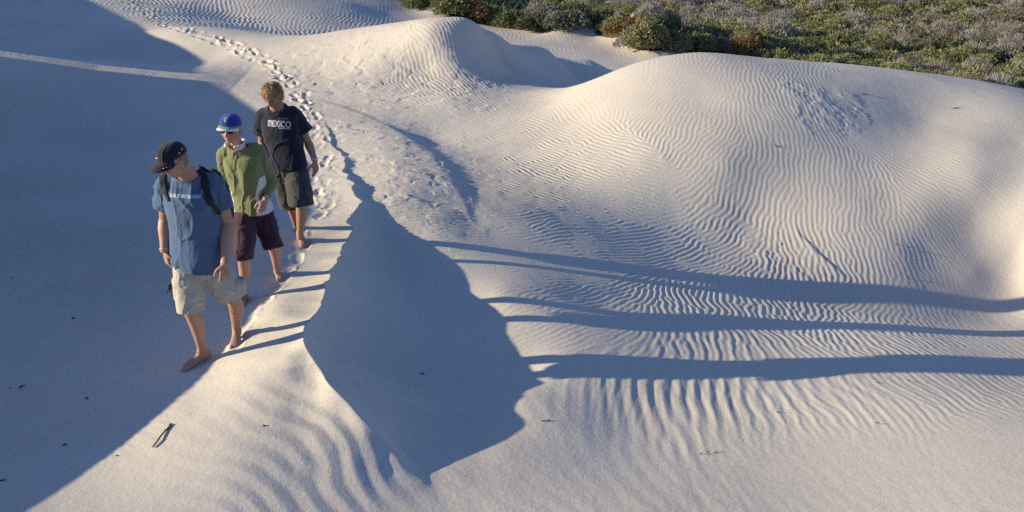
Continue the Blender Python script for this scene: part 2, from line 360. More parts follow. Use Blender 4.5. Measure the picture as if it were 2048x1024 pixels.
# far scrub flats roll a little
def detail(x, y):
    R = np.hypot(x, y)
    d = np.zeros(x.shape)
    am = np.clip(idw(apts, aval, x, y, 4), 0, 2.2)*(.75+.5*N4.fbm(x*.8, y*.8, 2))
    wx = x+.02*N1(x*2.2, y*2.2)+.010*N2(x*6, y*6); wy = y+.02*N2(x*2.2, y*2.2)+.010*N3(x*6, y*6)
    rn = samp(RIP_NEAR, wx, wy); rf = samp(RIP_FAR, wx, wy)
    f = sstep(16.6, 18.2, y)
    shape = lambda u: np.clip(.62*u+.38*np.abs(u)*u, -1.3, 1.5)
    d += am*((1-f)*.0057*shape(rn)+f*.0085*shape(rf))
    bm = np.clip(idw(bpts, bval, x, y, 4), 0, 1.3)*(1-sstep(8.6, 9.6, y))
    d += bm*.0040*shape(samp(RIP_BIG, wx, wy))
    sm = np.clip(idw(spts, sval, x, y, 4), 0, 1.2)*(1-sstep(6.4, 7.0, y))
    d += sm*.0038*shape(samp(RIP_SW, wx, wy))
    nz = N3.fbm(x*5, y*5, 3)
    ro = blobs(rough, x, y)
    d += ro*.018*(np.abs(N1.fbm(x*2.6+.6*nz, y*4.2, 3))*1.6-.35)
    cr = blobs(crust, x, y)
    st = N2.fbm(x*6.1, y*5.1, 4); 
    d += .005*sstep(.25,.6,cr)*sstep(-.02, .06, st-.05)+.004*cr*N4.fbm(x*11,y*11,2)*sstep(.3,.6,cr)
    d += .012*N1.fbm(x*.9, y*.9, 3)*sstep(9, 14, R) + .0025*N2.fbm(x*3.5, y*3.5, 3)
    return d
def sand_h(x, y):
    sh_ = x.shape; x = x.ravel().astype(float); y = y.ravel().astype(float)
    # the brink is ragged: warp the plan a little before the ridges
    h = macro(x, y)+swell_h(x, y)+prints_h(x, y)+detail(x, y)
    return h.reshape(sh_)

# ------------------------------------------------------------------ materials
MATS = {}
def mat(name, col, rough=.8, var=0, scale=20, bump=0, bscale=200, spec=.3, attr=None, sheen=0, col2=None, detail_=4):
    if name in MATS: return MATS[name]
    m = bpy.data.materials.new(name); m.use_nodes = True; nt = m.node_tree; b = nt.nodes['Principled BSDF']
    b.inputs['Roughness'].default_value = rough; b.inputs['Specular IOR Level'].default_value = spec
    if sheen: b.inputs['Sheen Weight'].default_value = sheen
    b.inputs['Base Color'].default_value = (*col, 1)
    tc = nt.nodes.new('ShaderNodeTexCoord')
    if var or col2:
        nz = nt.nodes.new('ShaderNodeTexNoise'); nz.inputs['Scale'].default_value = scale; nz.inputs['Detail'].default_value = detail_
        nt.links.new(tc.outputs['Object'], nz.inputs['Vector'])
        rp = nt.nodes.new('ShaderNodeValToRGB'); rp.color_ramp.elements[0].position = .3; rp.color_ramp.elements[1].position = .7
        c2 = col2 or col
        rp.color_ramp.elements[0].color = (*[c*(1-var) for c in col], 1); rp.color_ramp.elements[1].color = (*[min(1,c*(1+var)) for c in c2], 1)
        nt.links.new(nz.outputs['Fac'], rp.inputs['Fac']); nt.links.new(rp.outputs['Color'], b.inputs['Base Color'])
    if attr:
        at = nt.nodes.new('ShaderNodeVertexColor'); at.layer_name = attr
        nt.links.new(at.outputs['Color'], b.inputs['Base Color'])
    if bump:
        n2 = nt.nodes.new('ShaderNodeTexNoise'); n2.inputs['Scale'].default_value = bscale; n2.inputs['Detail'].default_value = 3
        nt.links.new(tc.outputs['Object'], n2.inputs['Vector'])
        bp = nt.nodes.new('ShaderNodeBump'); bp.inputs['Strength'].default_value = bump; bp.inputs['Distance'].default_value = .01
        nt.links.new(n2.outputs['Fac'], bp.inputs['Height']); nt.links.new(bp.outputs['Normal'], b.inputs['Normal'])
    MATS[name] = m
    return m
SAND = (.63,.57,.47)
def sand_mat():
    m = bpy.data.materials.new('sand'); m.use_nodes = True; nt = m.node_tree; b = nt.nodes['Principled BSDF']
    b.inputs['Roughness'].default_value = .95; b.inputs['Specular IOR Level'].default_value = .12
    tc = nt.nodes.new('ShaderNodeTexCoord')
    def noise(s, d=4):
        n_ = nt.nodes.new('ShaderNodeTexNoise'); n_.inputs['Scale'].default_value = s; n_.inputs['Detail'].default_value = d
        nt.links.new(tc.outputs['Object'], n_.inputs['Vector']); return n_
    n1 = noise(.55, 5); rp = nt.nodes.new('ShaderNodeValToRGB')
    rp.color_ramp.elements[0].position = .32; rp.color_ramp.elements[1].position = .7
    rp.color_ramp.elements[0].color = (SAND[0]*.93, SAND[1]*.92, SAND[2]*.92, 1); rp.color_ramp.elements[1].color = (SAND[0]*1.05, SAND[1]*1.05, SAND[2]*1.04, 1)
    nt.links.new(n1.outputs['Fac'], rp.inputs['Fac'])
    n2 = noise(110, 4); rp2 = nt.nodes.new('ShaderNodeValToRGB')
    rp2.color_ramp.elements[0].position = .28; rp2.color_ramp.elements[1].position = .62
    rp2.color_ramp.elements[0].color = (.78,.77,.76,1); rp2.color_ramp.elements[1].color = (1,1,1,1)
    nt.links.new(n2.outputs['Fac'], rp2.inputs['Fac'])
    mx = nt.nodes.new('ShaderNodeMixRGB'); mx.blend_type = 'MULTIPLY'; mx.inputs[0].default_value = 1
    nt.links.new(rp.outputs['Color'], mx.inputs[1]); nt.links.new(rp2.outputs['Color'], mx.inputs[2]); nt.links.new(mx.outputs[0], b.inputs['Base Color'])
    n3 = noise(160, 3); n4 = noise(28, 4)
    bp = nt.nodes.new('ShaderNodeBump'); bp.inputs['Strength'].default_value = .32; bp.inputs['Distance'].default_value = .006
    nt.links.new(n3.outputs['Fac'], bp.inputs['Height'])
    bp2 = nt.nodes.new('ShaderNodeBump'); bp2.inputs['Strength'].default_value = .22; bp2.inputs['Distance'].default_value = .012
    nt.links.new(n4.outputs['Fac'], bp2.inputs['Height']); nt.links.new(bp.outputs['Normal'], bp2.inputs['Normal']); nt.links.new(bp2.outputs['Normal'], b.inputs['Normal'])
    return m

def grid_mesh(name, V, nu, nv, closed=True):
    idx = np.arange(nu*nv).reshape(nu, nv)
    if closed: nxt = np.roll(idx, -1, 0); a, b = idx, nxt
    else: a, b = idx[:-1], idx[1:]
    q = np.stack([a[:,:-1], b[:,:-1], b[:,1:], a[:,1:]], -1).reshape(-1, 4)[:, ::-1]
    me = bpy.data.meshes.new(name)
    me.vertices.add(len(V)); me.vertices.foreach_set('co', V.astype(np.float32).ravel())
    me.loops.add(q.size); me.loops.foreach_set('vertex_index', q.astype(np.int32).ravel())
    me.polygons.add(len(q)); me.polygons.foreach_set('loop_start', np.arange(0, q.size, 4, dtype=np.int32)); me.polygons.foreach_set('loop_total', np.full(len(q), 4, np.int32))
    me.polygons.foreach_set('use_smooth', np.ones(len(q), bool))
    me.update(); me.validate(); return me

QUAL = 1.0
r = 0.4; rs = [r]
while r < 420:
    if r < 3.2: dr = .08
    else: dr = (r*r+CZ*CZ)/CZ*.00105/QUAL
    if r < 16.5: dr = min(dr, .0185/QUAL)
    elif r < 30: dr = min(dr, .05/QUAL)
    else: dr = max(dr, .3)
    if r > 60: dr = r*.05
    r += dr; rs.append(r)
rs = np.array(rs)
half = math.radians(34.5)
fine = np.linspace(-half, half, int(1120*QUAL))
flank = math.radians(64); coarse = np.concatenate([np.linspace(half, 2*math.pi-flank, 130)[1:-1], np.linspace(-flank, -half, 220)[:-1]+2*math.pi])
az = np.concatenate([fine, coarse])
AZ, RR = np.meshgrid(az, rs, indexing='ij')
GX, GY = RR*np.sin(AZ), RR*np.cos(AZ)
GZ = sand_h(GX, GY)
me = grid_mesh('sand_dunes', np.stack([GX.ravel(), GY.ravel(), GZ.ravel()], 1), len(az), len(rs))
ground = bpy.data.objects.new('sand_dunes', me); COL.objects.link(ground)
me.materials.append(sand_mat())
ground['kind'] = 'structure'
def gz(x, y): return float(sand_h(np.array([x]), np.array([y]))[0])
def pickd(px, py): return pick(px, py, lambda a, b: sand_h(np.asarray(a), np.asarray(b)))
# ------------------------------------------------------------------ figure modelling helpers
def nrm(v): v = np.asarray(v, float); return v/(np.linalg.norm(v)+1e-12)
def V3(*a): return np.array(a, float)
def catmull(P, m):
    P = np.asarray(P, float); n_ = len(P)
    if n_ < 2: return P
    Q = np.vstack([2*P[0]-P[1], P, 2*P[-1]-P[-2]]); out = []
    for i in range(1, n_):
        a, b, c, d = Q[i-1], Q[i], Q[i+1], Q[i+2]
        for k in range(m):
            t = k/m
            out.append(.5*((2*b)+(-a+c)*t+(2*a-5*b+4*c-d)*t*t+(-a+3*b-3*c+d)*t**3))
    out.append(P[-1]); return np.array(out)
class Soup:
    def __init__(s): s.v = []; s.f = []
    def add(s, v, f):
        o_ = len(s.v); s.v.extend([tuple(map(float, p)) for p in v]); s.f.extend([tuple(i+o_ for i in q) for q in f])
    def tube(s, path, radii, side=None, n=16, m=4, cap0='round', cap1='round', pw=1.0):
        R = np.array([(r_, r_) if np.isscalar(r_) else r_ for r_ in radii], float)
        P = catmull(path, m); R = np.maximum(catmull(R, m), .0008)
        T = np.gradient(P, axis=0); T = np.array([nrm(t) for t in T])
        if side is None:
            side = V3(1,0,0) if abs(T[0][0]) < .8 else V3(0,1,0)
        sides = np.asarray(side, float)
        rings = []
        sd = sides if sides.ndim == 1 else None
        if sides.ndim == 2: sds = catmull(sides, m)
        ang = np.linspace(0, 2*math.pi, n, endpoint=False)
        ca, sa = np.cos(ang), np.sin(ang)
        if pw != 1: ca = np.sign(ca)*np.abs(ca)**pw; sa = np.sign(sa)*np.abs(sa)**pw
        def ring(p, t, s0, ra, rb):
            u = nrm(s0-t*(s0@t)); w_ = np.cross(t, u)
            return p+np.outer(ca*ra, u)+np.outer(sa*rb, w_)
        def s_at(i): return sd if sd is not None else sds[i]
        seq = []
        if cap0 == 'round':
            r_ = R[0].min()
            for k in (75, 50, 25): a = math.radians(k); seq.append((P[0]-T[0]*r_*math.sin(a), T[0], s_at(0), R[0][0]*math.cos(a), R[0][1]*math.cos(a)))
        for i in range(len(P)): seq.append((P[i], T[i], s_at(i), R[i][0], R[i][1]))
        if cap1 == 'round':
            r_ = R[-1].min()
            for k in (25, 50, 75): a = math.radians(k); seq.append((P[-1]+T[-1]*r_*math.sin(a), T[-1], s_at(len(P)-1), R[-1][0]*math.cos(a), R[-1][1]*math.cos(a)))
        vs = np.vstack([ring(*q) for q in seq]); k = len(seq)
        fs = [(i*n+j, i*n+(j+1)%n, (i+1)*n+(j+1)%n, (i+1)*n+j) for i in range(k-1) for j in range(n)]
        fs.append(tuple(range(n))[::-1]); fs.append(tuple(range((k-1)*n, k*n)))
        s.add(vs, fs)
    def ball(s, c, fr, rad, n=14):
        """ellipsoid; fr rows = axes"""
        c = np.asarray(c); vs = []; fs = []
        for i in range(n+1):
            ph = math.pi*i/n
            for j in range(2*n):
                th = math.pi*j/n
                d_ = V3(math.sin(ph)*math.cos(th)*rad[0], math.sin(ph)*math.sin(th)*rad[1], math.cos(ph)*rad[2]); vs.append(c+d_@fr)
        for i in range(n):
            for j in range(2*n): fs.append((i*2*n+j, (i+1)*2*n+j, (i+1)*2*n+(j+1)%(2*n), i*2*n+(j+1)%(2*n)))
        s.add(vs, fs)
def link(name, me, parent=None, mt=None, smooth=True):
    o_ = bpy.data.objects.new(name, me); COL.objects.link(o_)
    if parent is not None: o_.parent = parent; o_.matrix_parent_inverse = Matrix.Translation(-Vector(parent.location))
    if mt is not None:
        for m_ in (mt if isinstance(mt, (list, tuple)) else [mt]): me.materials.append(m_)
    if smooth and len(me.polygons): me.polygons.foreach_set('use_smooth', np.ones(len(me.polygons), bool))
    return o_
def raw(name, v, f, parent=None, mt=None, smooth=True):
    me_ = bpy.data.meshes.new(name); me_.from_pydata([tuple(map(float, p)) for p in v], [], [tuple(map(int, q)) for q in f]); me_.update()
    return link(name, me_, parent, mt, smooth)
def evaluate(o_):
    dg = bpy.context.evaluated_depsgraph_get(); dg.update()
    return bpy.data.meshes.new_from_object(o_.evaluated_get(dg), preserve_all_data_layers=False, depsgraph=dg)
def remesh(soup, voxel, smooth=3, cuts=(), thick=0, fold=None):
    me_ = bpy.data.meshes.new('tmp'); me_.from_pydata(soup.v, [], soup.f); me_.update()
    bm = bmesh.new(); bm.from_mesh(me_); bmesh.ops.recalc_face_normals(bm, faces=bm.faces); bm.to_mesh(me_); bm.free()
    o_ = bpy.data.objects.new('tmp', me_); COL.objects.link(o_)
    md = o_.modifiers.new('r', 'REMESH'); md.mode = 'VOXEL'; md.voxel_size = voxel; md.use_smooth_shade = True
    out = evaluate(o_); bpy.data.objects.remove(o_); bpy.data.meshes.remove(me_)
    nv = len(out.vertices); co_ = np.empty(nv*3); out.vertices.foreach_get('co', co_); co_ = co_.reshape(-1, 3)
    ed = np.empty(len(out.edges)*2, int); out.edges.foreach_get('vertices', ed); ed = ed.reshape(-1, 2)
    deg = np.bincount(ed.ravel(), minlength=nv)[:,None].clip(1)
    for k in range(smooth):
        for fac in (.5, -.32):
            acc = np.zeros_like(co_)
            np.add.at(acc, ed[:,0], co_[ed[:,1]]); np.add.at(acc, ed[:,1], co_[ed[:,0]])
            co_ = co_+fac*(acc/deg-co_)
    out.vertices.foreach_set('co', co_.ravel()); out.update()
    if fold is not None:
        no = np.empty(nv*3); out.vertices.foreach_get('normal', no); no = no.reshape(-1, 3)
        co_ = co_+no*fold(co_, no)[:,None]; out.vertices.foreach_set('co', co_.ravel()); out.update()
    if cuts:
        bm = bmesh.new(); bm.from_mesh(out)
        for cut in cuts:
            p_, t_, rr = cut[:3]; keep_ = cut[3] if len(cut) > 3 else None
            sel = set()
            for f_ in bm.faces:
                q = np.array(f_.calc_center_median())-p_; a = q@t_
                if -.04 < a < .12 and np.linalg.norm(q-a*t_) < rr and not (keep_ and keep_(q+p_)): sel.add(f_)
            geom = list(sel)+list({e for f_ in sel for e in f_.edges})+list({v for f_ in sel for v in f_.verts})
            bmesh.ops.bisect_plane(bm, geom=geom, dist=1e-5, plane_co=Vector(p_-t_*.010), plane_no=Vector(t_), clear_outer=True)
        lone = [v for v in bm.verts if not v.link_faces]
        bmesh.ops.delete(bm, geom=lone, context='VERTS')
        bm.to_mesh(out); bm.free()
    if thick:
        o_ = bpy.data.objects.new('tmp', out); COL.objects.link(o_)
        md = o_.modifiers.new('s', 'SOLIDIFY'); md.thickness = thick; md.offset = -1
        o2 = evaluate(o_); bpy.data.objects.remove(o_); out = o2
    return out
def bvh_of(me_):
    return BVHTree.FromPolygons([v.co.copy() for v in me_.vertices], [tuple(p.vertices) for p in me_.polygons])
def tag(o_, label, cat, group=None):
    o_['label'] = label; o_['category'] = cat
    if group: o_['group'] = group
def empty(name, loc):
    e = bpy.data.objects.new(name, None); COL.objects.link(e); e.location = tuple(map(float, loc)); e.empty_display_size = .2; return e

def hand(S, wrist, d, pn, thumb_side, sc=1.0, curl=.5, spread=.0):
    """palm, four fingers of three bones each, thumb from the side of the palm. d: towards the knuckles, pn: back of the hand"""
    d = nrm(d); pn = nrm(pn-d*(pn@d)); x = nrm(np.cross(d, pn))*thumb_side       # x points to the thumb side
    k = sc
    S.tube([wrist-d*.02*k, wrist+d*.02*k, wrist+d*.055*k, wrist+d*.088*k], [(.026*k,.019*k),(.031*k,.017*k),(.039*k,.0165*k),(.038*k,.013*k)], side=x, n=14)
    for i, (off, L, r_) in enumerate([(.029,.076,.0088),(.010,.085,.0092),(-.009,.079,.0088),(-.027,.062,.0078)]):
        b0 = wrist+d*(.080-.006*abs(i-1))*k+x*off*k; cur = b0; dd = d+x*(off*2.2*spread); pts = [b0-d*.015*k, b0]; c_ = curl*(.75+.14*i)
        for seg_, a in ((.46, c_*.7), (.30, c_*1.1), (.24, c_*.7)):
            dd = nrm(dd*math.cos(a)-pn*math.sin(a)); cur = cur+dd*L*seg_*k; pts.append(cur)
        S.tube(pts, [r_*k*1.02, r_*k, r_*.95*k, r_*.88*k, r_*.72*k], n=8, m=3)
    t0 = wrist+d*.022*k+x*.024*k; t1 = t0+nrm(x*.8+d*.75-pn*.45)*.042*k; t2 = t1+nrm(x*.25+d*.95-pn*.5)*.032*k; t3 = t2+nrm(d*.95-pn*.55)*.024*k
    S.tube([t0-x*.01*k, t0, t1, t2, t3], [.014*k,.0145*k,.0115*k,.0105*k,.0078*k], n=9, m=3)
def foot(S, ankle, heel, toe, up=V3(0,0,1), right=True, sc=1.0, bend=0.0):
    """heel, arch, ball and five toes; toe = tip of the big toe line on the ground"""
    d = nrm(toe-heel); L = np.linalg.norm(toe-heel); x = nrm(np.cross(d, up))     # x: to the walker's right
    u = nrm(np.cross(x, d)); md = -x if right else x                              # md: towards the big toe
    k = sc
    S.tube([ankle+u*.03, ankle-u*.01, heel*.6+ankle*.4+d*.01, heel+u*.035*k+d*.025], [(.036*k,.040*k),(.037*k,.045*k),(.035*k,.05*k),(.031*k,.034*k)], side=x, n=14)
    ball = heel+d*L*.70
    S.tube([heel+u*.032*k+d*.02, heel+d*L*.28+u*.044*k, heel+d*L*.5+u*.036*k, ball+u*.024*k, ball+d*.03+u*.017*k], [(.031*k,.030*k),(.033*k,.036*k),(.037*k,.030*k),(.045*k,.022*k),(.043*k,.014*k)], side=x, n=16)
    for i, (off, l_, r_) in enumerate([(.032,.30,.0135),(.012,.29,.0095),(-.004,.265,.009),(-.019,.235,.0085),(-.033,.20,.0085)]):
        b0 = ball+d*.012+md*off*k+u*.015*k; e = heel+d*L*(.70+l_)+md*off*1.1*k+u*(.011+bend*.02)*k
        S.tube([b0, .5*(b0+e)+u*.004*k, e-d*r_], [r_*k, r_*k*.92, r_*k], n=8, m=3)
    S.tube([ankle+u*.03, heel+d*L*.30+u*.052*k, heel+d*L*.52+u*.036*k], [(.034*k,.038*k),(.033*k,.034*k),(.03*k,.022*k)], side=x, n=14)

def head(S, c, hr, hf, hu, sc=1.0, fem=0):
    """skull, jaw, brow, eye sockets, nose, lips, chin, ears. hr: the person's right"""
    n_ = 48; vs = []; fs = []
    fr = np.array([hr, hf, hu])
    for i in range(n_+1):
        ph = math.pi*i/n_
        for j in range(2*n_):
            th = math.pi*j/n_
            sx, sy, sz = math.sin(ph)*math.cos(th), math.sin(ph)*math.sin(th), math.cos(ph)
            x, y, z = sx*.0765, sy*.098, sz*.116
            lo = max(0, -sz)
            x *= 1-.30*lo**1.5                       # jaw narrows
            if sy < 0: y *= 1-.35*lo                 # nape
            else: y *= 1-.06*lo
            if sy > 0: y -= .006*max(0, 1-abs(sx)*1.6)*max(0,sz)   # forehead a little flat
            f_ = max(0, sy)
            g = lambda a, b, wa, wb: math.exp(-((x-a)/wa)**2-((z-b)/wb)**2)*(1 if sy > 0 else 0)
            for s_ in (-1, 1):
                y -= .012*g(s_*.031, .002, .016, .013)     # sockets
                y += .005*g(s_*.033, .002, .0085, .007)    # lids over the eyeball
                y += .006*g(s_*.030, .024, .020, .008)*(1-.6*fem)     # brow
                y += .006*g(s_*.042, -.028, .016, .016)    # cheekbones
            y += .024*g(0, -.030, .0105, .010)+.012*g(0, -.012, .008, .018)+.006*(g(.011, -.034, .007, .007)+g(-.011, -.034, .007, .007))
            y += .0065*g(0, -.060, .022, .005)-.006*g(0, -.0665, .021, .0022)+.007*g(0, -.073, .018, .0055)-.004*g(0, -.083, .02, .006)
            y += .011*g(0, -.100, .017, .013)
            vs.append(c+(V3(x, y, z)*sc)@fr)
    for i in range(n_):
        for j in range(2*n_): fs.append((i*2*n_+j, (i+1)*2*n_+j, (i+1)*2*n_+(j+1)%(2*n_), i*2*n_+(j+1)%(2*n_)))
    S.add(vs, fs)
    for s_ in (-1, 1):
        e = c+(V3(s_*.078, -.008, -.010)*sc)@fr
        ax = nrm(hf*.75-hr*s_*-.55)
        up_ = nrm(hu-ax*(hu@ax)); fr2 = np.array([ax, up_, np.cross(ax, up_)])
        S.ball(e, fr2, (.017*sc, .031*sc, .007*sc), 8)
        S.tube([e+up_*.026*sc-ax*.012*sc, e+up_*.030*sc+hr*s_*.006, e+up_*.012*sc-ax*.018*sc*1+hr*s_*.006, e-up_*.015*sc-ax*.010*sc+hr*s_*.004], [.004*sc]*4, n=6, m=3)

def frame_head(face, up=V3(0,0,1), roll=0.0):
    f = nrm(face); r_ = nrm(np.cross(f, up)); u = np.cross(r_, f)
    if roll:
        c, s_ = math.cos(roll), math.sin(roll); r_, u = r_*c+u*s_, u*c-r_*s_
    return r_, f, u
def color_body(me_, c, hr, hf, hu, sc, skin, lip, brow=None, eyes=False, stubble=None, cropped=None):
    nv = len(me_.vertices); co_ = np.empty(nv*3); me_.vertices.foreach_get('co', co_); co_ = co_.reshape(-1,3)
    q = (co_-c)/sc; x, y, z = q@hr, q@hf, q@hu
    col = np.tile(np.array(skin), (nv,1))
    nz = N1.fbm(co_[:,0]*9+co_[:,1]*5, co_[:,2]*9+co_[:,1]*4, 3)[:,None]
    col *= 1+.10*nz
    def blend(w_, cc): 
        nonlocal col
        w_ = np.clip(w_, 0, 1)[:,None]; col = col*(1-w_)+np.array(cc)*w_
    fr_ = (y > .03)&(np.abs(x) < .08)&(np.abs(z) < .14)
    gg = lambda a, b, wa, wb: np.exp(-((x-a)/wa)**2-((z-b)/wb)**2)*fr_
    blend(.45*(gg(0,-.03,.016,.014)+gg(.045,-.035,.018,.014)+gg(-.045,-.035,.018,.014)), [skin[0]*1.0, skin[1]*.70, skin[2]*.66])
    blend(1.2*gg(0,-.0665,.024,.0085), lip)
    if stubble is not None: blend(.5*((z < -.045)&(y > -.0)&(z > -.13)&(np.abs(x) < .07)), stubble)
    if cropped is not None: blend(np.clip((.012-y)/.02,0,1)*np.clip((z+.055)/.02,0,1)*(np.abs(x)<.12)*(np.abs(y)<.13)*(z<.14)*np.where(np.abs(x)>.079,0,1)*(.8+.3*nz[:,0]), cropped)
    if brow is not None:
        for s_ in (-1,1): blend(1.1*gg(s_*.032,.026,.019,.006), brow)
    if eyes:
        for s_ in (-1,1): blend(1.3*gg(s_*.032,.000,.014,.0048), (.05,.035,.03))
    at = me_.color_attributes.new('Col', 'FLOAT_COLOR', 'POINT')
    at.data.foreach_set('color', np.concatenate([col, np.ones((nv,1))], 1).astype(np.float32).ravel())
def skin_mat(name):
    m_ = mat(name, (.4,.25,.18), rough=.55, attr='Col', bump=.12, bscale=160, spec=.35)
    b = m_.node_tree.nodes['Principled BSDF']; b.inputs['Subsurface Weight'].default_value = .0
    return m_
def cap_surface(c, hr, hf, hu, sc, a=.086, b=.106, h=.118, low=.012):
    """point on the cap: th from the front (+ to the person's right), t 0 rim .. 1 top"""
    def P(th, t, off=0):
        ph = t*math.pi/2; k = max(math.cos(ph),0)**.82
        x = (a+off)*k*math.sin(th); y = (b+off)*k*math.cos(th); z = low+(h+off-low)*abs(math.sin(ph))**.95*(1 if ph >= 0 else -1)
        if t < .35 and math.cos(th) < -.6: z -= .0
        return c+(V3(x, y, z)*sc)@np.array([hr, hf, hu])
    return P
def make_cap(parent, c, hr, hf, hu, sc, mt_crown, mt_brim, mt_under, length=.072, droop=.42, stripes=None, button=True, tilt=0.0, crown_var=None, width=1.0, low=.012):
    P = cap_surface(c, hr, hf, hu, sc, low=low); nth, nt_ = 48, 12
    vs, fs = [], []
    for i in range(nt_+1):
        for j in range(nth):
            th = 2*math.pi*j/nth
            seam = .0012*abs(math.sin(3*th))**.4
            vs.append(P(th, i/nt_*.995, seam))
    for i in range(nt_):
        for j in range(nth): fs.append((i*nth+j, (i+1)*nth+j, (i+1)*nth+(j+1)%nth, i*nth+(j+1)%nth))
    o_ = raw('cap', vs, fs, parent, mt_crown)
    md = o_.modifiers.new('s', 'SOLIDIFY'); md.thickness = .003; md.offset = -1
    if button:
        S = Soup(); S.ball(P(0, .999), np.array([hr, hf, hu]), (.008,.008,.005), 6); raw('button', S.v, S.f, o_, mt_crown)
    # brim: a curved visor, top and underside
    nb, nr = 25, 9
    def brim(u, v, off=0):
        th = u*math.radians(72)*width
        base = P(th, 0.02, .001)
        reach = length*(math.cos(u*math.pi/2*.97)**.55)
        x_ = math.sin(th)*.35; 
        dirv = nrm(hf*1.0+hr*x_)
        p = base+dirv*reach*v*sc-hu*sc*(droop*reach*v*(.55+.45*v)+ .10*abs(u)**2*.35*v+.0)-hu*off
        return p
    tv, tf, tm = [], [], []
    for k, off in enumerate((0, .0035)):
        for i in range(nr+1):
            for j in range(nb): tv.append(brim(-1+2*j/(nb-1), i/nr, off))
    nn = (nr+1)*nb
    for i in range(nr):
        for j in range(nb-1):
            a = i*nb+j
            tf.append((a, a+1, a+nb+1, a+nb)); tm.append(0 if not stripes else stripes((i+.5)/nr, -1+2*(j+.5)/(nb-1)))
            tf.append((nn+a, nn+a+nb, nn+a+nb+1, nn+a+1)); tm.append(1)
    for j in range(nb-1): a = nr*nb+j; tf.append((a, a+1, nn+a+1, nn+a)); tm.append(0 if not stripes else stripes(1, -1+2*(j+.5)/(nb-1)))
    mts = (mt_brim if isinstance(mt_brim, list) else [mt_brim]); mts = [mts[0], mt_under]+mts[1:]
    br = raw('brim', tv, tf, o_, mts)
    br.data.polygons.foreach_set('material_index', np.array(tm, np.int32))
    return o_, P, brim
def patch_on_cap(name, P, parent, mt, outline, th0, t0, sx, sy, off=.0025):
    """flat emblem laid on the crown: outline in unit coords, finely filled"""
    bm = bmesh.new(); vv = [bm.verts.new((x, y, 0)) for x, y in outline]; bm.faces.new(vv)
    bmesh.ops.triangulate(bm, faces=bm.faces[:])
    bmesh.ops.subdivide_edges(bm, edges=bm.edges[:], cuts=2, use_grid_fill=True)
    for v in bm.verts: v.co = Vector(P(th0+v.co.x*sx, t0+v.co.y*sy, off))
    me_ = bpy.data.meshes.new(name); bm.to_mesh(me_); bm.free()
    return link(name, me_, parent, mt, smooth=False)
def ribbon_on(name, bv, pts, width, mt, parent, out, off=.006, thick=.004, wdir=None):
    """a strap laid over a surface: points thrown onto the surface along -out"""
    C_ = []
    P = catmull(pts, 6)
    for p in P:
        o_ = out if callable(out) is False else out(p)
        loc, no, i, d_ = bv.ray_cast(Vector(p)+Vector(o_)*.35, -Vector(o_), .7)
        C_.append((np.array(loc)+np.array(o_)*off) if loc is not None else p)
    C_ = np.array(C_)
    for k in range(3): C_[1:-1] = .25*C_[:-2]+.5*C_[1:-1]+.25*C_[2:]
    S = Soup(); T = np.gradient(C_, axis=0)
    sd = [nrm(np.cross(nrm(t), out if not callable(out) else out(p))) for t, p in zip(T, C_)]
    S.tube(C_, [(width/2, thick)]*len(C_), side=np.array(sd), n=12, m=1, pw=.6)
    return raw(name, S.v, S.f, parent, mt)

def folds(amp, right, fwd, fx=16, fz=5, skew=.5, seed=N2, hem=None, extra=None):
    def fn(co_, no):
        a = co_@right*1.0+co_@fwd*.8; b = co_[:,2]
        u = a*fx+skew*b*fx*.5; w_ = b*fz-a*skew*2
        r_ = 1-2*np.abs(seed.fbm(u+.6*N3(u*.5, w_), w_, 2))
        r2_ = 1-2*np.abs(N1.fbm(u*1.9+w_*.5+3, w_*1.3+.4*u, 2))
        d_ = amp*(r_**3*1.0-.35)+amp*.35*(r2_**4-.3)+amp*.6*N4.fbm(a*fx*.5+9, b*fz*.6, 2)
        if extra is not None: d_ = d_+extra(co_, no)
        return d_
    return fn
def fabric(name, col, var=.10, rough=.9, bump=.25, bs=420, sheen=.15):
    return mat(name, col, rough=rough, var=var, scale=9, bump=bump, bscale=bs, spec=.15, sheen=sheen)
def J(px, py, Y): return at_y(px, py, Y)
def G(px, py, up=0.0):
    p = pickd(px, py); p = p.copy(); p[2] += up; return p
def above(px, py, h):
    """joint whose picture spot is px,py and that stands h above the sand there"""
    z = 0.0
    for k in range(6):
        p = at_z(px, py, z+h); z = gz(p[0], p[1])
    return at_z(px, py, z+h)
def lens(nm, **k): print(nm, {a: round(float(np.linalg.norm(b[1]-b[0])), 3) for a, b in k.items()})
def limb(S, a, b, r, side=None, n=16, **k):
    """tapered limb segment, radii at several fractions"""
    P = [a+(b-a)*t for t, _ in r]; S.tube(P, [q for _, q in r], side=side, n=n, **k)
UPZ = V3(0,0,1)
TAN = (.36,.20,.135)
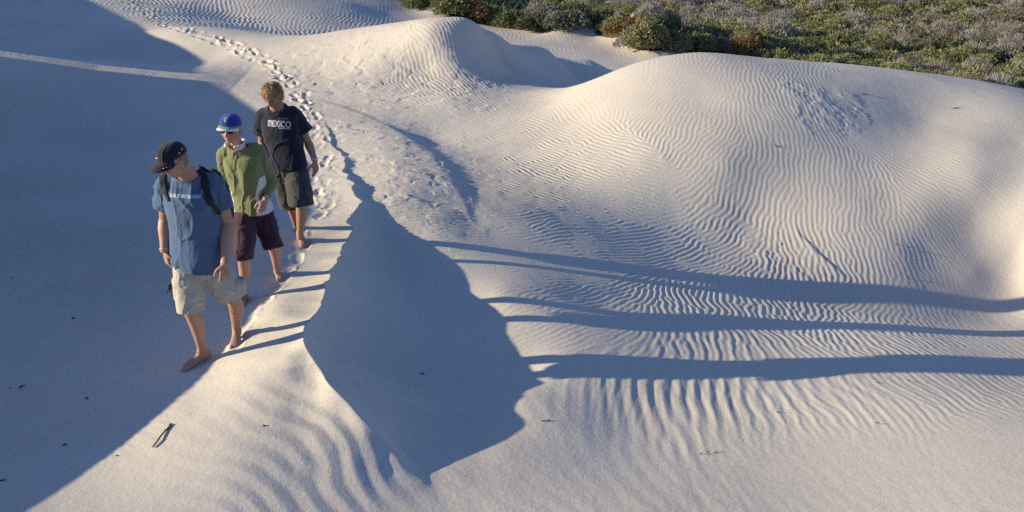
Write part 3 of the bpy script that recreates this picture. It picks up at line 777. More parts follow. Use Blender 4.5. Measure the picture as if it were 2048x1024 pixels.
def build_body(root, D, sc_arm=1.0, male=True):
    """one continuous body: trunk, neck, head, limbs, hands and feet"""
    S = Soup(); R, Fw = D['right'], D['face']
    k = D.get('girth', 1.0)
    S.tube([D['pelvis']-UPZ*.08, D['pelvis'], D['waist'], D['chest'], D['shoulder_mid'], D['neck']], [(.13*k,.10*k),(.155*k,.11*k),(.14*k,.105*k),(.165*k,.115*k),(.13*k,.075*k),(.058,.06)], side=R, n=24)
    hr, hf, hu = D['head_fr']
    S.tube([D['neck']-UPZ*.03, D['neck']+.35*(D['head']-D['neck']), D['head']-hu*.05-hf*.022], [(.062*k,.062*k),(.057*k,.058*k),(.056*k,.056*k)], side=R, n=18)
    head(S, D['head'], hr, hf, hu, D['hs'], fem=0 if male else 1)
    for s_ in ('r', 'l'):
        sh_, el, wr = D['sh_'+s_], D['el_'+s_], D['wr_'+s_]
        g = D.get('arm', 1.0)
        limb(S, sh_, el, [(-.05,.052*g),(.15,.056*g),(.5,.050*g),(.85,.042*g),(1,.040*g)])
        limb(S, el, wr, [(-.03,.041*g),(.12,.046*g),(.35,.046*g),(.7,.034*g),(1.02,(.030*g,.024*g))], side=D['hpn_'+s_] if False else None)
        d = D['hd_'+s_]; pn = D['hpn_'+s_]; hint = D['hth_'+s_]
        x = np.cross(nrm(d), nrm(pn)); sg = 1 if x@hint > 0 else -1
        hand(S, wr+nrm(d)*.012, d, pn, sg, sc=D.get('hand', 1.0), curl=D['curl_'+s_])
        hp, kn, an = D['hip_'+s_], D['kn_'+s_], D['an_'+s_]
        g = D.get('leg', 1.0)
        limb(S, hp, kn, [(0,.082*g),(.3,.080*g),(.7,.064*g),(1,.055*g)])
        mid = kn+.33*(an-kn)-Fw*.018
        S.tube([kn-(an-kn)*.03+Fw*.004, kn+.12*(an-kn)-Fw*.002, mid, kn+.62*(an-kn)-Fw*.008, an-(an-kn)*.1, an], [.055*g,.055*g,(.058*g,.060*g),.045*g,(.034*g,.036*g),(.034*g,.037*g)], side=R, n=18)
        foot(S, an, D['heel_'+s_], D['toe_'+s_], up=D.get('fup_'+s_, UPZ), right=(s_ == 'r'), sc=D.get('foot', 1.0))
    me_ = remesh(S, .0058, smooth=2)
    color_body(me_, D['head'], hr, hf, hu, D['hs'], D['skin'], D['lip'], D.get('brow'), D.get('eyes', False), D.get('stubble'), D.get('cropped'))
    return link('body', me_, root, skin_mat(D['skinname']))
def tee(name, D, mt, root, hem_c, hem_r, waist_r, chest_r, shr, neck_r, sleeve_t, sleeve_r, amp=.008, long=False, extra=None, voxel=.0085, neck_up=.0, cuts_extra=(), fz=4, boxy=.84):
    S = Soup(); R, Fw = D['right'], D['face']
    nk = D['neck']+UPZ*neck_up
    hem_t = nrm(hem_c-D['waist'])
    S.tube([hem_c, .5*(hem_c+D['waist']), D['waist'], D['chest'], D['chest']*.45+D['shoulder_mid']*.55, D['shoulder_mid'], nk], [hem_r, ((hem_r[0]+waist_r[0])/2,(hem_r[1]+waist_r[1])/2), waist_r, chest_r, (chest_r[0]*1.0, chest_r[1]*.95), shr, neck_r], side=R, n=28, cap0='flat', cap1='flat', m=5, pw=boxy)
    cuts = [(hem_c, hem_t, .4), (nk, nrm(nk-D['shoulder_mid']), .11)]
    ax_p = catmull([hem_c, D['waist'], D['chest'], D['shoulder_mid']], 5); ax_r = catmull([(*hem_r,0), (*waist_r,0), (*chest_r,0), (*shr,0)], 5)
    def in_trunk(q):
        k = int(np.argmin(np.abs(ax_p[:,2]-q[2]))); d_ = q-ax_p[k]
        return ((d_@R)/ax_r[k][0])**2+((d_@Fw)/ax_r[k][1])**2 < 1.22
    for s_ in ('r', 'l'):
        a, b, w_ = D['sh_'+s_], D['el_'+s_], D['wr_'+s_]
        if not long:
            e = a+(b-a)*sleeve_t
            S.tube([a-(b-a)*.10+(D['shoulder_mid']-a)*.25, a, a+(e-a)*.5, e], [sleeve_r[0]*.8, sleeve_r[0], (sleeve_r[0]+sleeve_r[1])/2, sleeve_r[1]], n=22, cap0='round', cap1='flat')
            cuts.append((e, nrm(b-a), .14, in_trunk))
        else:
            e = b+(w_-b)*sleeve_t
            S.tube([a-(b-a)*.10+(D['shoulder_mid']-a)*.25, a, a+(b-a)*.5, b, b+(e-b)*.5, e], [sleeve_r[0]*.85, sleeve_r[0], sleeve_r[0]*.93, sleeve_r[1]*1.08, sleeve_r[1], sleeve_r[1]*.8], n=22, cap0='round', cap1='flat')
            cuts.append((e, nrm(w_-b), .07, in_trunk))
    me_ = remesh(S, voxel, smooth=3, cuts=cuts+list(cuts_extra), thick=.0035, fold=folds(amp, R, Fw, fx=9, fz=fz, extra=extra))
    return link(name, me_, root, mt)
def trousers(name, D, mt, root, hem_r, hem_l, rr, waist_c, waist_r, amp=.006, voxel=.0085, thigh=.105, bulge=None):
    S = Soup(); R = D['right']; Fw = D['face']
    S.tube([waist_c, D['pelvis']+UPZ*.01, D['pelvis']-UPZ*.085], [waist_r, (waist_r[0]*1.04, waist_r[1]*1.06), (waist_r[0]*.93, waist_r[1]*1.0)], side=R, n=26, cap0='flat', cap1='round')
    cuts = [(waist_c, UPZ, .4)]
    for s_, he in (('r', hem_r), ('l', hem_l)):
        hp, kn = D['hip_'+s_], D['kn_'+s_]
        an = D['an_'+s_]
        e = hp+(kn-hp)*he[0] if he[0] <= 1 else kn+(an-kn)*(he[0]-1)
        dirv = nrm(nrm(e-hp)*he[1]-UPZ*(1-he[1])) if len(he) > 1 else nrm(nrm(e-hp)*.4-UPZ*.6)
        path = [hp+(kn-hp)*.02, hp+(e-hp)*.25, hp+(e-hp)*.6]+([kn+(e-kn)*.1] if he[0] > 1.06 else [])+[e, e+dirv*.07]
        rad = [(thigh*.98,thigh*1.04), (thigh*1.02,thigh*1.10), ((thigh+rr[0])/2,(thigh+rr[0])/2*1.1)]+([(rr[0],rr[0]*1.1)] if he[0] > 1.06 else [])+[(rr[1],rr[1]*1.10)]*2
        S.tube(path, rad, side=R, n=22, cap0='round', cap1='flat', m=5); cuts.append((e, dirv, rr[1]*1.5))
        if bulge and s_ in bulge:
            c, fr, rd = bulge[s_]; S.ball(c, fr, rd, 10)
    me_ = remesh(S, voxel, smooth=3, cuts=cuts, thick=.0035, fold=folds(amp, R, Fw, fx=10, fz=9, skew=.9, seed=N3))
    return link(name, me_, root, mt)
def band_around(name, c, t, r, wd, mt, parent, side=None):
    S = Soup(); n_ = 28; t = nrm(t); u = nrm(np.cross(t, V3(.3,.9,.2))); w_ = np.cross(t, u)
    rr = (r, r) if np.isscalar(r) else r
    if side is not None: u = nrm(side-t*(side@t)); w_ = np.cross(t, u)
    P = [c+u*rr[0]*math.cos(a)+w_*rr[1]*math.sin(a) for a in np.linspace(0, 2*math.pi, n_+1)]
    S.tube(P, [(wd/2, .0018)]*len(P), side=t, n=8, m=1, cap0='flat', cap1='flat')
    return raw(name, S.v, S.f, parent, mt)
def tufts(name, parent, mt, pts, L, r0, seed, n_seg=4):
    """locks of hair: pts = list of (root, direction, bend, length)"""
    S = Soup()
    for p, d, b, l in pts:
        P = [p]; dd = nrm(d)
        for k in range(n_seg): dd = nrm(dd+b/n_seg); P.append(P[-1]+dd*l/n_seg)
        S.tube(P, [(r0, r0*.45)]+[(r0*(1-.22*k), r0*.45*(1-.2*k)) for k in range(1, n_seg)]+[(r0*.12, r0*.1)], n=6, m=1, side=nrm(np.cross(d, b)+1e-3), cap0='flat', cap1='flat')
    return raw(name, S.v, S.f, parent, mt)

# ================================================================== the front walker
D = {}
Y = 6.02
D['face'] = nrm(V3(-.40,-.92,0)); D['right'] = nrm(V3(-.92,.40,0)); Fw, R = D['face'], D['right']
D['pelvis'] = J(398,512,Y); D['waist'] = J(391,462,Y-.02); D['chest'] = J(383,404,Y-.06); D['shoulder_mid'] = J(380,364,Y-.06); D['neck'] = J(376,346,Y-.09)
D['head'] = J(349,322,Y-.19); D['hs'] = 1.04
D['head_fr'] = frame_head(V3(-.64,-.72,-.26), roll=-.02)
D['sh_r'] = J(334,368,Y-.02); D['sh_l'] = J(426,369,Y-.02)
D['el_r'] = J(331,440,Y+.05); D['wr_r'] = J(329,500,Y-.06); D['el_l'] = J(456,446,Y+.02); D['wr_l'] = J(450,524,Y-.17)
D['hd_r'] = J(337,532,Y-.09)-D['wr_r']; D['hd_l'] = J(449,560,Y-.21)-D['wr_l']
D['hpn_r'] = V3(-.75,-.6,.1); D['hth_r'] = V3(.4,-.8,0); D['hpn_l'] = V3(.55,-.75,.1); D['hth_l'] = V3(-.8,-.4,0); D['curl_r'] = .55; D['curl_l'] = .42
D['hip_r'] = J(376,524,Y-.03); D['hip_l'] = J(418,524,Y+.02)
D['an_r'] = above(406,702,.085); D['heel_r'] = above(422,714,.0); D['toe_r'] = above(367,740,.0)
D['an_l'] = above(473,656,.095); D['heel_l'] = above(476,666,.02); D['toe_l'] = above(473,687,.0)
for s_ in 'rl': D['toe_'+s_] = D['heel_'+s_]+nrm(D['toe_'+s_]-D['heel_'+s_])*.24
D['kn_r'] = J(381,618,D['an_r'][1]-.10); D['kn_l'] = J(468,596,D['an_l'][1]-.16)
D['skin'] = TAN; D['lip'] = (.36,.15,.11); D['skinname'] = 'tanned_skin'; D['stubble'] = (.36,.24,.18); D['cropped'] = (.13,.10,.075); D['arm'] = 1.12; D['girth'] = 1.08
lens('man', uarm_r=(D['sh_r'],D['el_r']), farm_r=(D['el_r'],D['wr_r']), uarm_l=(D['sh_l'],D['el_l']), farm_l=(D['el_l'],D['wr_l']), th_r=(D['hip_r'],D['kn_r']), shin_r=(D['kn_r'],D['an_r']), th_l=(D['hip_l'],D['kn_l']), shin_l=(D['kn_l'],D['an_l']), foot_r=(D['heel_r'],D['toe_r']), foot_l=(D['heel_l'],D['toe_l']), sh=(D['sh_r'],D['sh_l']), trunk=(D['pelvis'],D['neck']), neck=(D['neck'],D['head']))
MAN = D
root = empty('person', (MAN0[0], MAN0[1], gz(MAN0[0], MAN0[1])))
tag(root, 'front walker in a blue t-shirt, khaki shorts and black cap, looking down', 'person', 'people walking barefoot along the dune crest')
man_root = root
build_body(root, D)
m_blue = fabric('blue_cotton', (.062,.105,.185))
hem_c = J(398,529,Y-.01)
tsh = tee('t_shirt', D, m_blue, root, hem_c, (.212,.182), (.197,.158), (.197,.155), (.165,.090), (.083,.082), .60, (.081,.096), amp=.011)
bvs = bvh_of(tsh.data)
def project(bv, p, out, off):
    loc, no, i, d_ = bv.ray_cast(Vector(p)+Vector(out)*.5, -Vector(out), 1.2)
    return (np.array(loc)+np.array(out)*off) if loc is not None else np.array(p)
def patch_on(name, bv, c, ux, uy, out, outline, sx, sy, mt, parent, off=.004, cuts=3):
    bm = bmesh.new(); vv = [bm.verts.new((x*sx, y*sy, 0)) for x, y in outline]; bm.faces.new(vv)
    bmesh.ops.triangulate(bm, faces=bm.faces[:]); bmesh.ops.subdivide_edges(bm, edges=bm.edges[:], cuts=cuts, use_grid_fill=True)
    for v in bm.verts: v.co = Vector(project(bv, c+ux*v.co.x+uy*v.co.y, out, off))
    me_ = bpy.data.meshes.new(name); bm.to_mesh(me_); bm.free(); return link(name, me_, parent, mt, smooth=False)
# chest band
out = nrm(V3(-.15,-.97,.2)); ux = nrm(V3(1,-.15,0)); uy = nrm(np.cross(out, -ux)); uy = uy if uy[2] > 0 else -uy
cb = J(368,392,Y-.2)
patch_on('chest_band', bvs, cb, ux, uy, out, [(-1+2*i/14, -1) for i in range(15)]+[(1-2*i/14, 1) for i in range(15)], .115, .0125, mat('faded_print', (.23,.29,.36), rough=.9, var=.45, scale=60), tsh)
for s_, pts in (('r', [J(338,346,Y-.10), J(330,370,Y-.15), J(330,392,Y-.14), J(325,415,Y-.08)]), ('l', [J(400,336,Y-.05), J(407,352,Y-.12), J(408,378,Y-.17), J(417,404,Y-.16), J(428,420,Y-.1)])): pass
# cap
black = fabric('black_cap_cloth', (.016,.014,.024), var=.15); under = fabric('black_cap_under', (.012,.012,.014))
hr, hf, hu = D['head_fr']
cap, CP, BR = make_cap(root, D['head']+hu*.014, hr, hf, hu, D['hs'], black, black, under, length=.072, droop=.46, button=False, low=.030)
white = mat('white_print', (.75,.75,.75), rough=.6); steel = mat('steel', (.5,.5,.5), rough=.35)
steel.node_tree.nodes['Principled BSDF'].inputs['Metallic'].default_value = .8
sw = [(-1,.15),(-.75,-.45),(-.45,-.62),(0,-.42),(1,.55),(.1,-.05),(-.4,-.2),(-.68,-.12),(-.8,.3)]
patch_on_cap('emblem', CP, cap, white, [(-x, y) for x, y in sw], math.radians(-3), .26, .18, .075)
for th, t in ((-1.75,.17),(-2.12,.24)):
    p = CP(th, t, .002); t2 = nrm(CP(th, t, .02)-p)
    band_around('eyelet', p, t2, .0058, .004, steel, cap)
for u in (-.62,-.74,-.86):
    S = Soup(); S.ball(BR(u, .70)+hu*.002, np.array([hr,hf,hu]), (.004,.004,.003), 5); raw('rivet', S.v, S.f, cap, steel)
# seam tape over the crown
Sx = Soup(); Sx.tube([CP(th, t, .002) for th, t in ((-.5,.05),(-.55,.3),(-.65,.55),(-.9,.8),(-1.4,.95))], [(.004,.0012)]*5, n=6, side=hr); raw('piping', Sx.v, Sx.f, cap, fabric('charcoal_tape', (.07,.065,.07)))
# sunglasses (dark, just under the visor)
mg = mat('dark_lens', (.008,.008,.010), rough=.08, spec=.6)
def glasses(root, D, mt_l, mt_f, zoff=.0):
    S = Soup(); hr, hf, hu = D['head_fr']; s = D['hs']
    for sg in (-1,1):
        c = D['head']+(hr*sg*.034+hf*.090+hu*(.000+zoff))*s
        ax = nrm(hf-hr*sg*-.30); rr_ = nrm(np.cross(ax, hu)); S.ball(c, np.array([rr_, ax, np.cross(rr_, ax)]), (.031*s,.006*s,.019*s), 8)
    g = raw('sunglasses', S.v, S.f, root, mt_l)
    S = Soup(); S.tube([D['head']+(hr*x+hf*y+hu*(z+zoff))*s for x, y, z in ((-.066,.080,.010),(-.034,.098,.016),(0,.104,.010),(.034,.098,.016),(.066,.080,.010))], [.0035]*5, n=6); 
    for sg in (-1,1): S.tube([D['head']+(hr*sg*x+hf*y+hu*(z+zoff))*s for x, y, z in ((.066,.080,.010),(.0745,.05,.011),(.0765,.02,.010))], [(.0012,.003)]*3, n=6, side=hr)
    raw('frame', S.v, S.f, g, mt_f); return g
glasses(root, D, mg, mat('black_plastic', (.01,.01,.01), rough=.3))
# shorts with cargo pockets
khaki = fabric('khaki_cotton', (.42,.37,.29), var=.08)
fr0 = np.array([R, Fw, UPZ])
pk = J(478,574,D['kn_l'][1]+.03)
shorts = trousers('shorts', D, khaki, root, (1.04,.3), (1.0,.55), (.105,.098), D['pelvis']+UPZ*.06, (.165,.122), amp=.008, thigh=.112,
                  bulge={'l': (pk, fr0, (.048,.062,.072))})
bsh = bvh_of(shorts.data)
def pocket(name, c, ux, uy, out, sx, sy, parent, mt, bv, off=.009):
    bm = bmesh.new(); g = 9
    vs = [[bm.verts.new(Vector(project(bv, c+ux*(-1+2*i/(g-1))*sx+uy*(-1+2*j/(g-1))*sy, out, off if 0 < i < g-1 and 0 < j < g-1 else .0005))) for j in range(g)] for i in range(g)]
    for i in range(g-1):
        for j in range(g-1): bm.faces.new((vs[i][j], vs[i+1][j], vs[i+1][j+1], vs[i][j+1]))
    bmesh.ops.recalc_face_normals(bm, faces=bm.faces[:])
    me_ = bpy.data.meshes.new(name); bm.to_mesh(me_); bm.free(); return link(name, me_, parent, mt)
po = nrm(V3(.75,-.6,.1)); pu = nrm(V3(.6,.75,0))
pkt = pocket('pocket', pk+po*.01-UPZ*.01, pu, nrm(V3(.05,-.05,1)), po, .062, .072, shorts, khaki, bsh, .008)
bpk = bvh_of(pkt.data)
pocket('pocket_flap', pk+po*.01+UPZ*.05, pu, UPZ, po, .060, .024, shorts, fabric('khaki_flap', (.36,.325,.26)), bsh, .013)
po2 = nrm(V3(-.85,-.5,.0)); pocket('pocket', J(358,575,D['hip_r'][1]-.10), nrm(V3(.5,-.85,0)), UPZ, po2, .065, .075, shorts, khaki, bsh, .008)
# bracelet
band_around('bracelet', D['wr_r']+(D['wr_r']-D['el_r'])*-.02, D['wr_r']-D['el_r'], .036, .007, mat('pale_bead', (.55,.48,.40), rough=.5), root)

# ---- his day pack: a thing of its own
m_strap = fabric('black_webbing', (.016,.016,.021)); m_pack = fabric('black_nylon', (.02,.02,.026), rough=.7)
bk = -Fw
pc = D['chest']*.75+D['waist']*.25+bk*.22
pack = empty('backpack', pc)
tag(pack, 'black day pack with padded shoulder straps on the front walker in blue', 'backpack')
S = Soup(); S.tube([pc-UPZ*.21, pc-UPZ*.1, pc+UPZ*.08, pc+UPZ*.19], [(.13,.07),(.15,.095),(.14,.085),(.10,.055)], side=R, n=24, pw=.75)
raw('pack_body', S.v, S.f, pack, m_pack)
def strap_over(bv, back, front_px, name):
    P = [np.array(q) for q in back]
    for a, b in front_px:
        d_ = ray(a, b); loc, no, i, q = bv.ray_cast(Vector((0,0,CZ)), Vector(d_)); P.append(np.array(loc)+np.array(no)*.007 if loc is not None else J(a,b,Y))
    P = catmull(P, 6)
    for k in range(3): P[1:-1] = .25*P[:-2]+.5*P[1:-1]+.25*P[2:]
    T = np.gradient(P, axis=0); sd = []
    for t, p in zip(T, P):
        loc, no, i, q = bv.find_nearest(Vector(p)); sd.append(nrm(np.cross(nrm(t), np.array(no))))
    for k in range(1, len(sd)):
        if sd[k]@sd[k-1] < 0: sd[k] = -sd[k]
    n_ = len(P); S = Soup(); S.tube(P, [(.029, .008) if i < n_*.8 else (.016,.007) for i in range(n_)], side=np.array(sd), n=12, m=1, pw=.7); return raw(name, S.v, S.f, pack, m_strap)
st = D['shoulder_mid']
strap_over(bvs, [st+R*.10+bk*.17-UPZ*.08, st+R*.115+bk*.11+UPZ*.02], [(331,343),(327,356),(328,372),(333,388),(339,400)], 'strap')
strap_over(bvs, [st-R*.09+bk*.17-UPZ*.08, st-R*.10+bk*.12+UPZ*.03], [(399,334),(405,345),(409,362),(411,380),(417,398),(427,413),(438,426)], 'strap')
# loose hip strap with its buckle hanging at his right side
q0, q1, q2, q3 = J(347,528,Y+.02), J(342,560,Y+.0), J(341,582,Y-.01), J(340,604,Y+.01)
S = Soup(); S.tube([q0, q1, q2], [(.008,.002)]*3, side=V3(.6,-.8,0), n=8, cap0='flat', cap1='flat'); S.tube([q2, J(345,595,Y), J(351,618,Y+.02)], [.0035]*3, n=6)
hs = raw('hip_strap', S.v, S.f, pack, fabric('dark_red_webbing', (.09,.03,.03)))
S = Soup(); b0 = J(340,572,Y-.02); S.tube([b0+UPZ*.015, b0-UPZ*.02], [(.014,.006)]*2, side=V3(1,-.4,0), n=10, pw=.6)
for s_ in (-1,0,1): S.tube([b0-UPZ*.018+V3(-.004+s_*.010,-.004,0), b0-UPZ*.05+V3(-.014+s_*.014,-.006,0)], [.004,.0035], n=6)
raw('buckle', S.v, S.f, hs, mat('black_plastic', (.01,.01,.01)))
# ================================================================== the second walker
D = {}
Y = 7.22
D['face'] = nrm(V3(-.28,-.96,0)); D['right'] = nrm(V3(-.96,.28,0)); Fw, R = D['face'], D['right']
D['pelvis'] = J(507,424,Y); D['waist'] = J(499,385,Y-.01); D['chest'] = J(488,340,Y-.05); D['shoulder_mid'] = J(482,306,Y-.05); D['neck'] = J(475,292,Y-.08)
D['head'] = J(462,259,Y-.14); D['hs'] = .98
D['head_fr'] = frame_head(V3(-.12,-.98,.08), roll=.06)
D['sh_r'] = J(449,311,Y-.0); D['sh_l'] = J(516,305,Y-.02)
D['el_r'] = J(455,367,Y+.09); D['wr_r'] = J(467,415,Y-.02); D['el_l'] = J(543,364,Y+.07); D['wr_l'] = J(531,398,Y-.13)
D['hd_r'] = J(472,440,Y-.06)-D['wr_r']; D['hd_l'] = J(522,424,Y-.20)-D['wr_l']
D['hpn_r'] = V3(-.75,-.6,.1); D['hth_r'] = V3(.4,-.8,0); D['hpn_l'] = V3(.45,-.75,.5); D['hth_l'] = V3(-.8,-.3,.2); D['curl_r'] = .6; D['curl_l'] = 1.05
D['hip_r'] = J(490,430,Y-.02); D['hip_l'] = J(524,430,Y+.02)
D['an_r'] = above(489,588,.085); D['heel_r'] = above(491,596,.0); D['toe_r'] = above(484,612,.0)
D['an_l'] = above(554,538,.09); D['heel_l'] = above(553,545,.01); D['toe_l'] = above(562,561,.0)
D['kn_r'] = J(487,512,D['an_r'][1]-.13); D['kn_l'] = J(547,490,D['an_l'][1]-.18)
for s_ in 'rl': D['toe_'+s_] = D['heel_'+s_]+nrm(D['toe_'+s_]-D['heel_'+s_])*.23
D['skin'] = (.40,.23,.155); D['lip'] = (.42,.17,.13); D['skinname'] = 'tanned_skin'; D['arm'] = .86; D['girth'] = .88; D['leg'] = .92; D['hand'] = .90; D['foot'] = .88
lens('woman', uarm_r=(D['sh_r'],D['el_r']), farm_r=(D['el_r'],D['wr_r']), uarm_l=(D['sh_l'],D['el_l']), farm_l=(D['el_l'],D['wr_l']), th_r=(D['hip_r'],D['kn_r']), shin_r=(D['kn_r'],D['an_r']), th_l=(D['hip_l'],D['kn_l']), shin_l=(D['kn_l'],D['an_l']), sh=(D['sh_r'],D['sh_l']), trunk=(D['pelvis'],D['neck']), neck=(D['neck'],D['head']))
root = empty('person', (WOM0[0], WOM0[1], gz(WOM0[0], WOM0[1])))
tag(root, 'smiling walker in a green fleece, dark maroon trousers and blue cap, between the other two', 'person', 'people walking barefoot along the dune crest')
body = build_body(root, D, male=False)
hr, hf, hu = D['head_fr']; hs_ = D['hs']
m_green = fabric('green_fleece', (.162,.174,.066), var=.10, sheen=.3, bs=500, bump=.35)
m_white = fabric('white_fleece', (.55,.54,.50))
hem_c = J(508,424,Y-.01)
def bust(co_, no):
    q = co_-(D['chest']+Fw*.11-UPZ*.01); o_ = 0
    for s_ in (-1,1):
        c = R*s_*.075; d2 = ((q-c)@R)**2/.065**2+((q-c)[:,2])**2/.07**2+((q-c)@Fw)**2/.08**2
        o_ = o_+.022*np.exp(-d2)
    return o_
top = tee('fleece_jacket', D, m_green, root, hem_c, (.178,.135), (.165,.122), (.168,.122), (.145,.080), (.066,.068), .86, (.072,.052), amp=.010, long=True, extra=bust, voxel=.0066, neck_up=.0)
# white side panels: part of the jacket's own cloth
me_ = top.data; me_.materials.append(m_white)
for p in me_.polygons:
    q = np.array(p.center)-D['waist']; a = q@R; up_ = q[2]
    arm = min(np.linalg.norm(np.array(p.center)-(D['sh_'+s_]+(D['el_'+s_]-D['sh_'+s_])*t)) for s_ in 'rl' for t in (.3,.5,.7,.9,1.0)) if abs(a) > .1 else 1
    armf = min(np.linalg.norm(np.array(p.center)-(D['el_'+s_]+(D['wr_'+s_]-D['el_'+s_])*t)) for s_ in 'rl' for t in (.1,.3,.5,.7,.85)) if abs(a) > .1 else 1
    lim = .112+.30*max(0, up_)+.05*max(0,-up_-.1)*0
    if abs(a) > lim and -.30 < up_ < .17 and arm > .078 and armf > .066: p.material_index = 1
btop = bvh_of(me_)
# stand collar, folded open
nk = D['neck']+UPZ*.002; axis = nrm(D['head']-D['neck'])
S = Soup(); vs, fs = [], []
na, nb = 40, 6
for i in range(na+1):
    a = math.radians(22)+math.radians(316)*i/na
    dv = Fw*math.cos(a)+R*math.sin(a); op = math.cos(a)
    for j in range(nb+1):
        t = j/nb
        rr = .060+.020*t+.012*max(0,op)*t*2; hh = -.018+.062*math.sin(t*2.0)-.022*max(0,op)*t
        vs.append(nk+dv*rr*(1.0 if True else 0)+UPZ*hh+Fw*(.008+.018*max(0,op)))
for i in range(na):
    for j in range(nb): a = i*(nb+1)+j; fs.append((a, a+nb+1, a+nb+2, a+1))
col = raw('collar', vs, fs, top, m_white); md = col.modifiers.new('s', 'SOLIDIFY'); md.thickness = .005; md.offset = 0
# zip
ux = nrm(np.cross(Fw, UPZ)); zc = D['shoulder_mid']+Fw*.1
S = Soup(); P = [project(btop, D['neck']*(1-t)+(D['chest']+UPZ*.02)*t, nrm(Fw+UPZ*.15), .003) for t in np.linspace(.18, 1.0, 9)]
S.tube(P, [(.0045,.002)]*len(P), side=R, n=8, m=2); zp = raw('zip', S.v, S.f, top, fabric('olive_zip', (.07,.08,.035)))
S = Soup(); S.tube([P[2]+Fw*.005, P[2]+Fw*.007-UPZ*.035], [(.005,.002)]*2, side=R, n=8); raw('zip_pull', S.v, S.f, zp, steel)
# cuff band and watch
band_around('wristwatch', D['wr_l']-nrm(D['wr_l']-D['el_l'])*.012, D['wr_l']-D['el_l'], .030, .014, mat('pale_green_strap', (.35,.45,.22), rough=.5), root)
# cap
blue = fabric('royal_blue_cotton', (.022,.045,.25)); bgreen = fabric('visor_green', (.16,.30,.06)); bwhite = fabric('visor_white', (.62,.63,.66)); bred = fabric('visor_underside', (.16,.02,.03))
cap, CP, BR = make_cap(root, D['head']+hu*.014, hr, hf, hu, hs_, blue, [bgreen, bwhite, blue], bred, length=.064, droop=.36, low=.032,
   stripes=lambda v, u: (2 if v > .62+.10*u else (0 if v > .12 else 3)))
shield = [(-.85,.75),(-.45,.95),(0,1),(.45,.95),(.85,.75),(.88,.3),(.75,-.2),(.45,-.65),(0,-1),(-.45,-.65),(-.75,-.2),(-.88,.3)]
em = patch_on_cap('emblem', CP, cap, white, shield, math.radians(2), .43, .29, .165, off=.0028)
patch_on_cap('emblem_field', CP, em, fabric('emblem_navy', (.015,.03,.09)), [(x*.80, y*.82) for x, y in shield], math.radians(2), .43, .29, .165, off=.0042)
patch_on_cap('emblem_stripe', CP, em, fabric('emblem_green', (.10,.24,.13)), [(.55,.72),(.18,.80),(.18,-.72),(.42,-.40),(.58,.2)], math.radians(2), .43, .29, .165, off=.0054)
patch_on_cap('emblem_stripe', CP, em, mat('emblem_silver', (.42,.50,.55)), [(.06,.80),(-.22,.80),(-.22,-.62),(.06,-.78)], math.radians(2), .43, .29, .165, off=.0054)
# red sunglasses
glasses(root, D, mat('red_lens', (.07,.008,.010), rough=.08, spec=.6), mat('red_plastic', (.25,.012,.02), rough=.25))
# teeth of the smile
S = Soup(); S.tube([D['head']+(hr*x+hf*y-hu*z)*hs_ for x, y, z in ((-.015,.0845,.0615),(-.008,.0895,.0652),(0,.0912,.0662),(.008,.0895,.0652),(.015,.0845,.0615))], [(.0012,.0026)]*5, side=hf, n=8)
raw('teeth', S.v, S.f, root, mat('teeth_white', (.60,.55,.48), rough=.4))
# blond hair gathered behind the ears
mbl = mat('blond_hair', (.42,.30,.145), rough=.5, var=.3, scale=70)
tl = []
for k in range(260):
    th = rng.uniform(1.35, 2*math.pi-1.35); p = CP(th, rng.uniform(-.05,.05), -.006)-hu*rng.uniform(0,.02)
    n_ = nrm(p-D['head']); back = -hf
    tl.append((p, nrm(-hu*1.0+back*.15+n_*.06+rng.normal(0,.06,3)), -n_*rng.uniform(.0,.3), rng.uniform(.035,.085)))
tufts('hair', root, mbl, tl, 0, .0055, 1, 5)
# trousers to below the knee
maroon = fabric('dark_maroon_cloth', (.056,.022,.030), var=.2)
tr = trousers('trousers', D, maroon, root, (1.10,.25), (1.12,.4), (.086,.078), D['pelvis']+UPZ*.06, (.150,.112), amp=.009, thigh=.100)

# ================================================================== the third walker
D = {}
Y = 8.37
D['face'] = nrm(V3(-.20,-.98,0)); D['right'] = nrm(V3(-.98,.20,0)); Fw, R = D['face'], D['right']
D['pelvis'] = J(579,340,Y); D['waist'] = J(573,305,Y-.01); D['chest'] = J(563,262,Y-.05); D['shoulder_mid'] = J(557,226,Y-.05); D['neck'] = J(553,212,Y-.09)
D['head'] = J(546,192,Y-.17); D['hs'] = 1.03
D['head_fr'] = frame_head(V3(-.24,-.86,-.40), roll=-.04)
D['sh_r'] = J(526,234,Y-.0); D['sh_l'] = J(591,232,Y-.01)
D['el_r'] = J(524,285,Y+.08); D['wr_r'] = J(536,325,Y-.03); D['el_l'] = J(616,284,Y+.04); D['wr_l'] = J(630,321,Y-.06)
D['hd_r'] = J(541,350,Y-.07)-D['wr_r']; D['hd_l'] = J(632,350,Y-.09)-D['wr_l']
D['hpn_r'] = V3(-.75,-.6,.1); D['hth_r'] = V3(.4,-.8,0); D['hpn_l'] = V3(.7,-.6,.1); D['hth_l'] = V3(-.7,-.6,0); D['curl_r'] = .5; D['curl_l'] = .35
D['hip_r'] = J(565,346,Y+.0); D['hip_l'] = J(593,346,Y+.0)
D['an_l'] = above(600,470,.085); D['heel_l'] = above(599,478,.0); D['toe_l'] = above(609,492,.0)
D['an_r'] = J(594,455,Y+.20); D['heel_r'] = D['an_r']-UPZ*.055+V3(.01,.05,.02); D['toe_r'] = D['an_r']+V3(-.02,-.13,-.145)
D['kn_r'] = J(583,412,Y-.04); D['kn_l'] = J(603,407,D['an_l'][1]-.10)
